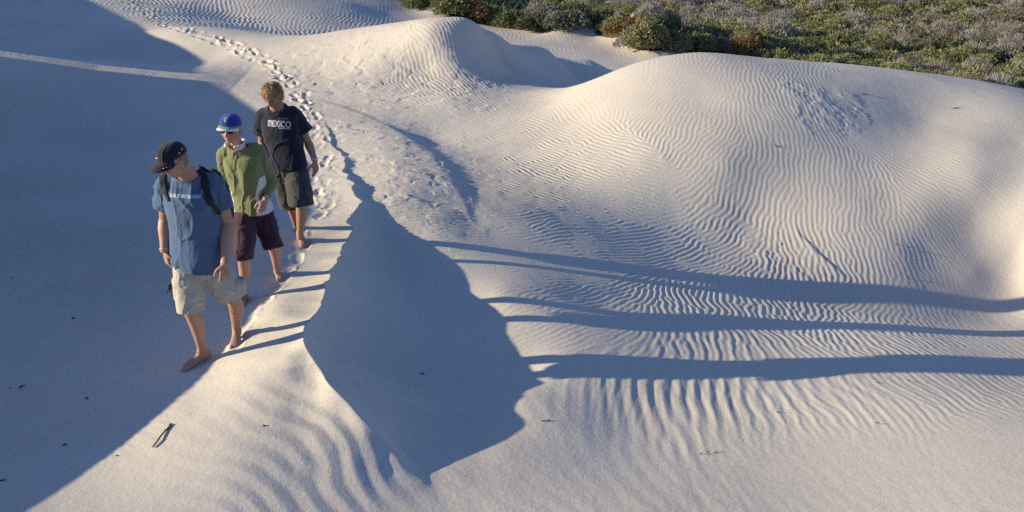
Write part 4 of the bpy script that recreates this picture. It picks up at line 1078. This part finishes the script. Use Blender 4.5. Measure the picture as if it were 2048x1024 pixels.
D['toe_l'] = D['heel_l']+nrm(D['toe_l']-D['heel_l'])*.25; D['toe_r'] = D['heel_r']+nrm(D['toe_r']-D['heel_r'])*.25
D['fup_r'] = nrm(V3(0,-.6,.8))
D['skin'] = (.34,.185,.12); D['lip'] = (.34,.15,.11); D['skinname'] = 'tanned_skin'; D['arm'] = .94; D['girth'] = .94; D['leg'] = .96; D['brow'] = (.20,.13,.07); D['eyes'] = True
lens('boy', uarm_r=(D['sh_r'],D['el_r']), farm_r=(D['el_r'],D['wr_r']), uarm_l=(D['sh_l'],D['el_l']), farm_l=(D['el_l'],D['wr_l']), th_r=(D['hip_r'],D['kn_r']), shin_r=(D['kn_r'],D['an_r']), th_l=(D['hip_l'],D['kn_l']), shin_l=(D['kn_l'],D['an_l']), sh=(D['sh_r'],D['sh_l']), trunk=(D['pelvis'],D['neck']), neck=(D['neck'],D['head']))
root = empty('person', (BOY0[0], BOY0[1], gz(BOY0[0], BOY0[1])))
tag(root, 'rear walker, bareheaded with blond hair, in a black t-shirt with lettering and long grey shorts', 'person', 'people walking barefoot along the dune crest')
build_body(root, D)
m_navy = fabric('faded_black_cotton', (.013,.015,.027), var=.12)
hem_c = J(578,334,Y-.01)
tsh = tee('t_shirt', D, m_navy, root, hem_c, (.190,.140), (.180,.128), (.188,.132), (.165,.085), (.078,.078), .60, (.082,.103), amp=.011)
bsb = bvh_of(tsh.data)
# lettering across the chest
cu_ = bpy.data.curves.new('lettering', 'FONT'); cu_.body = 'm E X I C O'.replace(' ', ''); cu_.align_x = 'CENTER'; cu_.align_y = 'CENTER'; cu_.size = 1; cu_.space_character = 1.02; cu_.offset = .030; cu_.resolution_u = 4
to = bpy.data.objects.new('tmp', cu_); COL.objects.link(to); tm_ = evaluate(to); bpy.data.objects.remove(to)
bm = bmesh.new(); bm.from_mesh(tm_); bmesh.ops.subdivide_edges(bm, edges=bm.edges[:], cuts=2)
xs = [v.co.x for v in bm.verts]; ys = [v.co.y for v in bm.verts]; x0, x1, y0, y1 = min(xs), max(xs), min(ys), max(ys)
isl = {}
for v in bm.verts: v.index
bm.verts.ensure_lookup_table()
stack = [min(bm.verts, key=lambda v: v.co.x)]; seen = set(stack)
while stack:
    q = stack.pop()
    for e in q.link_edges:
        w2 = e.other_vert(q)
        if w2 not in seen: seen.add(w2); stack.append(w2)
my0, my1 = min(v.co.y for v in seen), max(v.co.y for v in seen)
for v in seen: v.co.y = y0+(v.co.y-my0)/(my1-my0)*(y1-y0)      # the m stands as tall as the capitals
outl = nrm(V3(-.16,-.95,.25)); lx = nrm(V3(1,-.14,-.03)); ly = nrm(np.cross(lx, outl)); ly = ly if ly[2] > 0 else -ly
lc = J(555,248,Y-.2)
for v in bm.verts: v.co = Vector(project(bsb, lc+lx*((v.co.x-x0)/(x1-x0)-.5)*.225+ly*((v.co.y-y0)/(y1-y0)-.5)*.062, outl, .004))
lm = bpy.data.meshes.new('lettering'); bm.to_mesh(lm); bm.free()
link('lettering', lm, tsh, mat('print_white', (.47,.46,.44), rough=.8, var=.2, scale=90), smooth=False)
patch_on('underline', bsb, lc+lx*.055-ly*.040, lx, ly, outl, [(-1+2*i/10,-1) for i in range(11)]+[(1-2*i/10,1) for i in range(11)], .055, .0045, mat('print_grey', (.40,.40,.39), rough=.9, var=.5, scale=120), tsh)
# long shorts
dgrey = fabric('dark_olive_grey_cloth', (.046,.044,.040), var=.15)
sh3 = trousers('shorts', D, dgrey, root, (1.05,.2), (1.06,.2), (.122,.120), D['pelvis']+UPZ*.06, (.168,.122), amp=.010, thigh=.118)
b3 = bvh_of(sh3.data)
pocket('pocket', D['hip_l']*.55+D['kn_l']*.45-R*.08, nrm(V3(.4,.9,0)), UPZ, nrm(V3(.85,-.5,0)), .07, .085, sh3, dgrey, b3, .008)
# watch
wc = D['wr_l']-nrm(D['wr_l']-D['el_l'])*.02
wb = band_around('wristwatch', wc, D['wr_l']-D['el_l'], (.033,.028), .022, steel, root, side=R)
S = Soup(); fo = nrm(V3(.5,-.85,.1)); ax_ = nrm(D['wr_l']-D['el_l']); S.tube([wc+fo*.027, wc+fo*.036], [.017,.016], side=ax_, n=16); wd_ = raw('watch_case', S.v, S.f, wb, steel)
S = Soup(); S.tube([wc+fo*.0362, wc+fo*.0372], [.013,.013], side=ax_, n=16, cap0='flat', cap1='flat'); raw('watch_dial', S.v, S.f, wd_, mat('dial', (.5,.52,.55), rough=.3))
# tousled blond hair
hr, hf, hu = D['head_fr']; fr = np.array([hr, hf, hu]); hs_ = D['hs']
mb2 = mat('tousled_blond_hair', (.24,.135,.045), rough=.5, var=.2, scale=22, col2=(.36,.23,.095))
S = Soup(); S.ball(D['head']+(V3(0,-.010,.018)*hs_)@fr, fr, (.082*hs_,.102*hs_,.108*hs_), 14)
base_h3 = raw('hair', S.v, S.f, root, mb2)
# keep only what lies above the hairline
bm = bmesh.new(); bm.from_mesh(base_h3.data); dl = []
for f_ in bm.faces:
    q = (np.array(f_.calc_center_median())-D['head'])/hs_; y_, z_ = q@hf, q@hu
    if z_ < .045 and y_ > .035 or z_ < -.02 and y_ > -.02 or z_ < -.055: dl.append(f_)
bmesh.ops.delete(bm, geom=dl, context='FACES'); bm.to_mesh(base_h3.data); bm.free()
tl = []
while len(tl) < 1500:
    th = rng.uniform(0, 2*math.pi); ph = math.acos(rng.uniform(-.55, 1)); dv = V3(math.sin(ph)*math.cos(th), math.sin(ph)*math.sin(th), math.cos(ph))
    q = dv*V3(.080,.100,.106)+V3(0,-.010,.018)
    if (q[2] < .050 and q[1] > .02) or (q[2] < -.01 and q[1] > -.015): continue
    p = D['head']+(q*hs_)@fr; n_ = nrm(dv@fr)
    # hair flows from the crown down and forward
    crown = V3(.01,-.05,.13); fl = q-crown; fl = fl-dv*(fl@dv); fl = nrm(fl@fr)
    lk = rng.uniform(.03,.06)*(.75 if q[1] > .03 else 1)
    tl.append((p, nrm(fl*.9+n_*.22+rng.normal(0,.16,3)), nrm(fl*.5-n_*.8-UPZ*.4+rng.normal(0,.18,3))*rng.uniform(.3,.8), lk))
tufts('locks', base_h3, mb2, tl, 0, .0062, 2, 5)
# ------------------------------------------------------------------ coastal scrub beyond the dunes
def in_poly(px, py, poly):
    ins = np.zeros(px.shape, bool); n_ = len(poly)
    for i in range(n_):
        x0, y0 = poly[i]; x1, y1 = poly[(i+1)%n_]
        c = ((y0 > py) != (y1 > py)) & (px < (x1-x0)*(py-y0)/(y1-y0+1e-9)+x0); ins ^= c
    return ins
def proj_v(X, Y, Z):
    z = Z-CZ; w_ = Y*cP-z*sP; v = -(Y*sP+z*cP); return 1024+F*X/w_, 512+F*v/w_, w_
# edge of the scrub, followed along the foot of the plants
veg_edge = [(795,-10),(815,16),(846,20),(885,4),(892,34),(930,44),(985,52),(1040,60),(1088,64),(1100,48),(1180,40),(1192,70),(1225,78),(1262,66),(1285,70),(1268,98),(1310,104),(1340,96),(1400,104),(1480,112),(1600,140),(1700,160),(1780,168),(1850,176),(1950,186),(2048,192),(2500,225)]
veg_edge_w = np.array([pick(*p, t0=16.5) for p in veg_edge])
def leaf_cloud(rs_, n_, R_, H_, lobes, lw, ll, tw=0, upright=0.0):
    """foliage spread through a few uneven mounds; returns verts (4 per leaf) and twig ribbons"""
    V = []
    C_ = [(rs_.uniform(-.55,.55)*R_, rs_.uniform(-.55,.55)*R_, rs_.uniform(.15,.5)*H_, rs_.uniform(.38,.62)) for k in range(lobes)]+[(0,0,.35*H_,.72)]
    for k in range(n_):
        cx, cy, cz, s_ = C_[rs_.integers(len(C_))]
        dv = nrm(rs_.normal(0,1,3)); dv[2] = abs(dv[2])*.95-.12
        q = rs_.uniform(.55,1.0)**.5; p = V3(cx+dv[0]*R_*s_*q, cy+dv[1]*R_*s_*q, max(.01, cz*.6+dv[2]*H_*s_*q*1.05))
        ax = nrm(dv*.6+rs_.normal(0,.55,3)+V3(0,0,upright)); b = nrm(np.cross(ax, rs_.normal(0,1,3)))
        l = ll*rs_.uniform(.6,1.3); w_ = lw*rs_.uniform(.6,1.3)
        V += [p-b*w_*.5, p+b*w_*.5, p+ax*l+b*w_*.22, p+ax*l-b*w_*.22]
    for k in range(tw):
        a = rs_.uniform(0, 6.28); e = V3(math.cos(a)*R_*rs_.uniform(.3,.95), math.sin(a)*R_*rs_.uniform(.3,.95), H_*rs_.uniform(.5,1.12)); b = nrm(np.cross(e, V3(rs_.normal(),rs_.normal(),.2)))*.012
        V += [b*1.2, -b*1.2, e-b*.5, e+b*.5]
    return np.array(V)
KINDS = [ # name, colours, leaf w/l, H/R, weight, upright, twigs
  ('olive', (0.185,0.180,0.082), (0.255,0.250,0.112), .055, .085, .80, .28, .1, 8),
  ('green', (0.125,0.138,0.060), (0.180,0.195,0.080), .060, .095, .75, .16, .1, 6),
  ('grey', (0.234,0.211,0.180), (0.336,0.312,0.272), .030, .130, .85, .40, .5, 40),
  ('brown', (0.164,0.131,0.097), (0.242,0.196,0.144), .032, .115, .75, .26, .4, 34),
  ('dark', (0.078,0.086,0.047), (0.125,0.133,0.070), .058, .085, .95, .08, .2, 10)]
def leafmat(nm, a, b):
    m_ = bpy.data.materials.new('leaf_'+nm); m_.use_nodes = True; nt = m_.node_tree; bs = nt.nodes['Principled BSDF']; bs.inputs['Roughness'].default_value = .75; bs.inputs['Specular IOR Level'].default_value = .2
    oi = nt.nodes.new('ShaderNodeTexCoord'); nz = nt.nodes.new('ShaderNodeTexNoise'); nz.inputs['Scale'].default_value = 1.1; nz.inputs['Detail'].default_value = 5
    g = nt.nodes.new('ShaderNodeNewGeometry'); nt.links.new(g.outputs['Position'], nz.inputs['Vector'])
    rp = nt.nodes.new('ShaderNodeValToRGB'); rp.color_ramp.elements[0].position = .32; rp.color_ramp.elements[1].position = .68
    rp.color_ramp.elements[0].color = (*a, 1); rp.color_ramp.elements[1].color = (*b, 1)
    nt.links.new(nz.outputs['Fac'], rp.inputs['Fac']); nt.links.new(rp.outputs['Color'], bs.inputs['Base Color'])
    tr = nt.nodes.new('ShaderNodeBsdfTranslucent'); mx = nt.nodes.new('ShaderNodeMixShader'); mx.inputs[0].default_value = .22
    nt.links.new(rp.outputs['Color'], tr.inputs['Color']); nt.links.new(bs.outputs[0], mx.inputs[1]); nt.links.new(tr.outputs[0], mx.inputs[2]); nt.links.new(mx.outputs[0], nt.nodes['Material Output'].inputs['Surface'])
    return m_
LM = {k[0]: leafmat(k[0], k[1], k[2]) for k in KINDS}
LM['rust'] = leafmat('rust', (.17,.115,.045), (.25,.165,.07))
LM['silver'] = leafmat('silver', (.13,.15,.09), (.20,.22,.14))
def quads_mesh(name, V, mats, mi=None):
    nq = len(V)//4; me_ = bpy.data.meshes.new(name); me_.vertices.add(len(V)); me_.vertices.foreach_set('co', V.astype(np.float32).ravel())
    me_.loops.add(nq*4); me_.loops.foreach_set('vertex_index', np.arange(nq*4, dtype=np.int32)); me_.polygons.add(nq); me_.polygons.foreach_set('loop_start', np.arange(0, nq*4, 4, dtype=np.int32)); me_.polygons.foreach_set('loop_total', np.full(nq, 4, np.int32))
    for m_ in mats: me_.materials.append(m_)
    if mi is not None: me_.polygons.foreach_set('material_index', mi.astype(np.int32))
    me_.update(); return me_
rs_ = np.random.default_rng(5)
PROTO, SPROTO = {}, {}
for nm, a, b, lw, ll, hh, wt, up, tw in KINDS:
    PROTO[nm] = [quads_mesh('shrub', leaf_cloud(rs_, 1500, 1.0, hh*1.25, 5, lw*1.15, ll*1.15, tw, up), [LM[nm]]) for k in range(3)]
    SPROTO[nm] = [leaf_cloud(rs_, 300, 1.0, hh*1.25, 5, lw*2.0, ll*1.9, tw//4, up) for k in range(4)]
wts = np.array([k[6] for k in KINDS])
# candidate spots on the ground behind the dunes
cand = []
n_try = 60000
X = rs_.uniform(-16, 48, n_try); Yc = rs_.uniform(19, 72, n_try)
Z = base_h(X, Yc); PX, PY, W_ = proj_v(X, Yc, Z)
far_edge = np.concatenate([np.array(veg_edge, float), [[3200,225],[3200,-290],[795,-290]]])
# behind the hump the edge is hidden: push the scrub edge to real ground there
ok = in_poly(PX, PY, far_edge) & (Yc > 19)
gap = N1.fbm(X*.16, Yc*.16, 3)
ok &= ~((np.abs(PX-1590) < 45) & (np.abs(PY-86) < 9))      # the bare patch of sand among the plants
X, Yc, Z, PX, PY, gap = X[ok], Yc[ok], Z[ok], PX[ok], PY[ok], gap[ok]
# thin out to natural spacing
cell = {}; keep = []
for i in range(len(X)):
    rr = .36+.30*rs_.random()**2+.008*(Yc[i]-20); key = (int(X[i]/1.0), int(Yc[i]/1.0)); good = True
    for a in (-1,0,1):
        for b in (-1,0,1):
            for j, rj in cell.get((key[0]+a, key[1]+b), ()):
                if (X[i]-X[j])**2+(Yc[i]-Yc[j])**2 < (.62*(rr+rj))**2: good = False; break
            if not good: break
        if not good: break
    if good: cell.setdefault(key, []).append((i, rr)); keep.append((i, rr))
print('shrubs', len(keep))
spots = []
for i, rr in keep:
    edge_d = np.min(np.hypot(veg_edge_w[:,0]-X[i], veg_edge_w[:,1]-Yc[i]))
    w_ = wts.copy()
    pn = N2.fbm(X[i]*.22, Yc[i]*.22, 2)
    w_[2] *= math.exp(2.2*pn); w_[3] *= math.exp(1.5*pn); w_[1] *= math.exp(-2.5*pn); 
    if PY[i] > 60+.1*(PX[i]-1400) and PX[i] > 1400: w_[1] *= 3.0; w_[0] *= 1.4; w_[2] *= .4; w_[3] *= .5
    if edge_d < 2.5: w_[2] *= .3; w_[3] *= .6; w_[1] *= 1.5
    k = rs_.choice(len(KINDS), p=w_/w_.sum())
    infr = (PX[i] > -20) and (PX[i] < 2068) and (PY[i] > 0)
    spots.append((X[i], Yc[i], Z[i], rr, k, PX[i], PY[i], infr))
order = sorted(range(len(spots)), key=lambda q: (not spots[q][7], -spots[q][3]/spots[q][1]))
KLAB = {'olive': 'dense olive green shrub in the coastal scrub beyond the dunes', 'green': 'leafy bright green shrub in the coastal scrub beyond the dunes', 'grey': 'twiggy silver grey shrub in the coastal scrub beyond the dunes', 'brown': 'dry brown shrub in the coastal scrub beyond the dunes', 'dark': 'dark green rounded shrub in the coastal scrub beyond the dunes'}
def hidden(px, py): return False
SV, SM = [], []
used = 0
for q in order:
    x, y, z, rr, k, px, py, infr = spots[q]; nm = KINDS[k][0]; zz = z-.03
    # hidden behind the humps? test the sight line against the sand
    vis = infr
    if vis and used < 300:
        p = np.array([x, y, z+.55]); t = np.linspace(.35, .97, 40); vis = bool(np.all(CZ+(p[2]-CZ)*t > base_h(x*t, y*t)-.02))
    if vis and used < 300:
        o_ = bpy.data.objects.new('shrub', PROTO[nm][rs_.integers(3)]); COL.objects.link(o_); o_.location = (x, y, zz); o_.rotation_euler = (0, 0, rs_.uniform(0, 6.28)); s_ = rr*rs_.uniform(.9,1.15); o_.scale = (s_, s_, s_*rs_.uniform(.8,1.15))
        tag(o_, KLAB[nm], 'shrub', nm+' shrubs of the scrub'); used += 1
    else:
        a = rs_.uniform(0, 6.28); c, s2 = math.cos(a), math.sin(a); B = SPROTO[nm][rs_.integers(4)]*V3(rr, rr, rr*rs_.uniform(.8,1.15))
        SV.append(np.stack([B[:,0]*c-B[:,1]*s2+x, B[:,0]*s2+B[:,1]*c+y, B[:,2]+zz], 1)); SM.append(np.full(len(B)//4, k))
# low filler between the shrubs
nf = 26000; j = rs_.integers(0, len(X), nf); fx = X[j]+rs_.normal(0,.5,nf); fy = Yc[j]+rs_.normal(0,.5,nf); fz = base_h(fx, fy)
fpx, fpy, _ = proj_v(fx, fy, fz); okf = in_poly(fpx, fpy+3, far_edge); fx, fy, fz = fx[okf], fy[okf], fz[okf]; nf = len(fx)
ax = rs_.normal(0,1,(nf,3)); ax[:,2] = np.abs(ax[:,2])*.8; ax /= np.linalg.norm(ax, axis=1)[:,None]; bx = np.cross(ax, rs_.normal(0,1,(nf,3))); bx /= np.linalg.norm(bx, axis=1)[:,None]
pb = np.stack([fx, fy, fz+rs_.uniform(0,.16,nf)], 1); l = rs_.uniform(.10,.22,nf)[:,None]; w2 = rs_.uniform(.05,.11,nf)[:,None]
FV = np.stack([pb-bx*w2, pb+bx*w2, pb+ax*l+bx*w2*.4, pb+ax*l-bx*w2*.4], 1).reshape(-1,3)
SV.append(FV); SM.append(rs_.choice(len(KINDS), nf, p=[.3,.22,.16,.22,.10]))
scrub = bpy.data.objects.new('scrub', quads_mesh('scrub', np.concatenate(SV), [LM[k[0]] for k in KINDS], np.concatenate(SM))); COL.objects.link(scrub)
scrub['kind'] = 'stuff'; scrub['label'] = 'low coastal scrub covering the flat beyond the dunes'; scrub['category'] = 'scrub'
print('scrub faces', len(scrub.data.polygons), 'individual', used)
# plants that stand out along the sandy edge
def special(px, py, R_, H_, lmn, label, cat='shrub', n_=2200, lw=.05, ll=.085, up=.1, tw=10, group=None, sink=.03, el=1.0, rot=0.0):
    p = pick(px, py, t0=16.5); V = leaf_cloud(rs_, n_, R_, H_*1.25, 6, lw, ll, tw, up); V[:,0] *= el
    o_ = bpy.data.objects.new('shrub', quads_mesh('shrub', V, [LM[lmn]])); COL.objects.link(o_); o_.location = (p[0], p[1], p[2]-sink); o_.rotation_euler = (0,0,rot)
    tag(o_, label, cat, group); return o_
special(1140,56,.72,.55,'silver','pale grey green bush crowning the small white sand mound', el=1.25)
special(1262,68,.75,.50,'rust','rusty brown bush at the left of the bright sand bank', el=1.35)
special(1302,66,.55,.42,'rust','small rusty bush between the sand bank and the tall rounded bush')
special(1290,96,.78,.85,'olive','tall rounded olive bush right below the bright sand bank', n_=3000)
special(1350,98,.65,.5,'olive','low olive bush touching the right side of the tall rounded bush')
special(1395,104,.65,.60,'olive','olive bush just above the crest of the big right hump')
special(1486,106,.45,.40,'rust','brown grassy tuft behind the crest of the right hump', up=.6, lw=.03, ll=.16)
special(832,4,1.0,.9,'olive','olive bush alone left of the sand gap at the top edge', el=1.4)
for k, (a, b, r_, h_, mt_, lb) in enumerate([(905,26,.6,.62,'olive','olive bush at the left end of the hedge behind the middle hump'),(935,36,.6,.6,'rust','rusty bush second from the left in the hedge behind the middle hump'),(968,43,.62,.66,'olive','large olive bush in the middle of the hedge behind the middle hump'),(1003,50,.58,.6,'olive','olive bush right of the large one in the middle of the hedge'),(1036,55,.6,.58,'green','green bush near the right end of the hedge behind the middle hump'),(1068,60,.5,.5,'dark','dark green bush ending the hedge beside the white sand mound')]):
    special(a, b, r_, h_, mt_, lb, group='hedge of bushes behind the middle hump', el=1.25)
for a, b, r_, mt_, lb in [(1838,178,.16,'brown','brown dead tuft with a dark shadow on the sand by the scrub edge'),(1880,176,.14,'green','tiny green sprig nearest the dead tuft on the sand strip'),(1930,186,.16,'olive','small olive sprig midway along the sand strip at the right'),(1985,196,.22,'brown','brown low tuft on the sand strip near the right edge'),(2030,186,.35,'silver','pale grey green tuft at the right edge of the picture')]:
    special(a, b, r_, r_*.9, mt_, lb, cat='plant', n_=130, lw=.03, ll=.07, group='sprigs on the sand strip')
# leaf litter darkens the sand under the scrub
def litter_mask():
    co_ = np.empty(len(ground.data.vertices)*3); ground.data.vertices.foreach_get('co', co_); co_ = co_.reshape(-1,3)
    m_ = np.zeros(len(co_)); s_ = co_[:,1] > 19.3
    px, py, w_ = proj_v(co_[s_,0], co_[s_,1], base_h(co_[s_,0], co_[s_,1]))
    m_[s_] = in_poly(px, py+1.5*N1(co_[s_,0]*3, co_[s_,1]*3), far_edge)*1.0*(np.hypot(px-1590, (py-86)*4) > 42)
    at = ground.data.color_attributes.new('litter', 'FLOAT_COLOR', 'POINT'); at.data.foreach_set('color', np.repeat(m_[:,None], 4, 1).astype(np.float32).ravel())
litter_mask()
nt = ground.data.materials[0].node_tree; bs = nt.nodes['Principled BSDF']; src = bs.inputs['Base Color'].links[0].from_socket
at = nt.nodes.new('ShaderNodeVertexColor'); at.layer_name = 'litter'; mx = nt.nodes.new('ShaderNodeMixRGB'); mx.inputs[2].default_value = (.105,.085,.055,1)
nt.links.new(at.outputs['Color'], mx.inputs[0]); nt.links.new(src, mx.inputs[1]); nt.links.new(mx.outputs[0], bs.inputs['Base Color'])
# ------------------------------------------------------------------ sticks, twigs and crumbs on the sand
wood = mat('weathered_wood', (.15,.12,.09), rough=.85, var=.5, scale=30, bump=.6, bscale=60)
darkw = mat('dark_twig', (.075,.060,.048), rough=.9, var=.3, scale=50)
def on_sand(px, py, up=.004):
    p = pickd(px, py); return V3(p[0], p[1], gz(p[0], p[1])+up)
# the stick in the sunny foreground
a, b = on_sand(306,896), on_sand(341,851)
d_ = b-a; n_ = 12; P = [a+d_*t+V3(.0025*math.sin(t*9), .0025*math.cos(t*7), .006+.003*math.sin(t*5)) for t in np.linspace(0,1,n_)]
S = Soup(); S.tube(P, [.0058+.002*abs(math.sin(3.1*i)) for i in range(n_)], n=9, m=3)
S.tube([P[3], P[3]+V3(.012,.007,.007)], [.004,.003], n=7); S.tube([P[8], P[8]+V3(-.010,.005,.006)], [.004,.003], n=7); S.tube([P[-1]-V3(.005,0,0), P[-1]+V3(.010,.004,.004)], [.008,.005], n=7)
o_ = raw('stick', S.v, S.f, None, wood); tag(o_, 'weathered knobbly stick lying on the sunlit sand in the near left', 'stick')
def twig(px, py, L, ang, label, th=.004, bits=2, cat='twig', name='twig', group=None):
    L *= .7; th *= .8; c = on_sand(px, py, .004); d_ = V3(math.cos(ang), math.sin(ang), 0); S = Soup()
    Pt = [c+d_*L*t+V3(0,0,.004+.010*math.sin(3*t+px)) for t in (-.5,-.2,.1,.5)]
    S.tube(Pt, [th, th*1.2, th, th*.6], n=7, m=2)
    for k in range(bits):
        q = Pt[1+k%2]; a2 = ang+(.9 if k%2 else -.8); S.tube([q, q+V3(math.cos(a2)*L*.28, math.sin(a2)*L*.28, .012)], [th*.8, th*.4], n=6, m=1)
    o_ = raw(name, S.v, S.f, None, darkw); tag(o_, label, cat, group)
def crumb(px, py, r_, label, group=None):
    c = on_sand(px, py, r_*.35); S = Soup(); S.ball(V3(0,0,0), np.eye(3), (r_, r_*.7, r_*.55), 7); v = np.array(S.v); v *= 1+.25*N2(v[:,0:1]*70+px, v[:,1:2]*70+v[:,2:3]*50)
    o_ = raw('pebble', v+c, S.f, None, darkw); tag(o_, label, 'pebble', group)
twig(1092,842,.07,.1,'short dark twig casting a long thin shadow right of the crest shadow', .007, 1)
twig(846,748,.035,.6,'tiny dark twig alone in the middle of the crest shadow', .006, 1)
twig(45,775,.055,.35,'dark twig in the shaded basin, leftmost pair in the lower left', .007, 1)
twig(5,961,.05,.2,'dark twig cut by the left edge of the picture', .008, 1)
twig(130,890,.035,1.0,'dark crossed twig low in the shaded basin', .006, 2)
crumb(147,637,.014,'dark pebble in the shaded basin left of the front walker')
crumb(174,797,.011,'dark pebble between the crossed twig and the front walker')
crumb(20,776,.009,'dark pebble beside the leftmost twig pair')
crumb(234,912,.010,'dark pebble on the edge of the big left shadow')
crumb(528,852,.011,'dark pebble on the sunlit flank right of the stick')
crumb(26,556,.009,'dark pebble high on the left margin of the shaded basin')
for a, b, L in [(1416,907,.03),(1402,909,.03),(1432,905,.035)]: twig(a, b, L, .15, 'bit of dark twig in the cluster below the broad ripples', .0035, 1, group='twig bits below the broad ripples')
for a, b in [(1757,766),(1818,764)]: twig(a, b, .035, .1, 'dark twig bit in the pair right under the front walker shadow', .004, 0, group='twig pair under the front shadow')
twig(1755,849,.045,.1,'dark twig on smooth sand in the lower right', .004, 1)
twig(1556,825,.035,.2,'thin twig among the broad ripples', .004, 1)
twig(1793,490,.08,-.2,'thin bent grass stalk left of its neighbour on the right slope', .004, 1)
twig(1838,503,.08,1.9,'thin straight grass stalk leaning on the right slope', .004, 0)
twig(1817,557,.03,.4,'dark crumb of twig just above the rear walker shadow at the right', .006, 1)
crumb(1298,530,.009,'tiny dark pebble just above the rear walker shadow in the middle')
twig(1556,293,.16,-.25,'dark twig lying on the right hump below the scrub', .008, 1)
twig(1730,190,.16,-.3,'longer dark twig near the top of the right hump', .008, 1)
twig(1910,217,.16,-.1,'dark twig on the flat sand at far right', .008, 0)
# ------------------------------------------------------------------ light, sky, camera
w = bpy.data.worlds.new('World'); SC.world = w; w.use_nodes = True; nt = w.node_tree
sky = nt.nodes.new('ShaderNodeTexSky'); sky.sky_type = 'NISHITA'; sky.sun_disc = False
sky.sun_elevation = SUN_EL
sunpos = Vector((-math.cos(SUN_AZ), -math.sin(SUN_AZ), 0))
sky.sun_rotation = math.atan2(sunpos.x, sunpos.y)
sky.air_density = 1.0; sky.dust_density = .2; sky.ozone_density = 5
bg = nt.nodes['Background']; bg.inputs['Strength'].default_value = .113
tint = nt.nodes.new('ShaderNodeMixRGB'); tint.blend_type = 'MULTIPLY'; tint.inputs[0].default_value = 1; tint.inputs[2].default_value = (1.09, .95, 1.08, 1)
nt.links.new(sky.outputs[0], tint.inputs[1]); nt.links.new(tint.outputs[0], bg.inputs['Color'])
sl = bpy.data.lights.new('sun', 'SUN'); sl.energy = 5.0; sl.angle = math.radians(.5); sl.color = (1, .872, .64)
so = bpy.data.objects.new('sun', sl); COL.objects.link(so)
d = Vector((math.cos(SUN_AZ)*math.cos(SUN_EL), math.sin(SUN_AZ)*math.cos(SUN_EL), -math.sin(SUN_EL)))
so.rotation_euler = d.to_track_quat('-Z', 'Y').to_euler(); so.location = (-8, 0, 12)
cam = bpy.data.cameras.new('camera'); cam.lens = 36*F/2048; cam.sensor_width = 36; cam.clip_end = 2000; cam.clip_start = .05
co = bpy.data.objects.new('camera', cam); COL.objects.link(co); co.location = (0, 0, CZ); co.rotation_euler = (math.pi/2-PITCH, 0, 0)
SC.camera = co
SC.view_settings.view_transform = 'Standard'; SC.view_settings.look = 'None'; SC.view_settings.exposure = .75; SC.view_settings.gamma = 1
SC.cycles.max_bounces = 6
SC.cycles.use_denoising = False
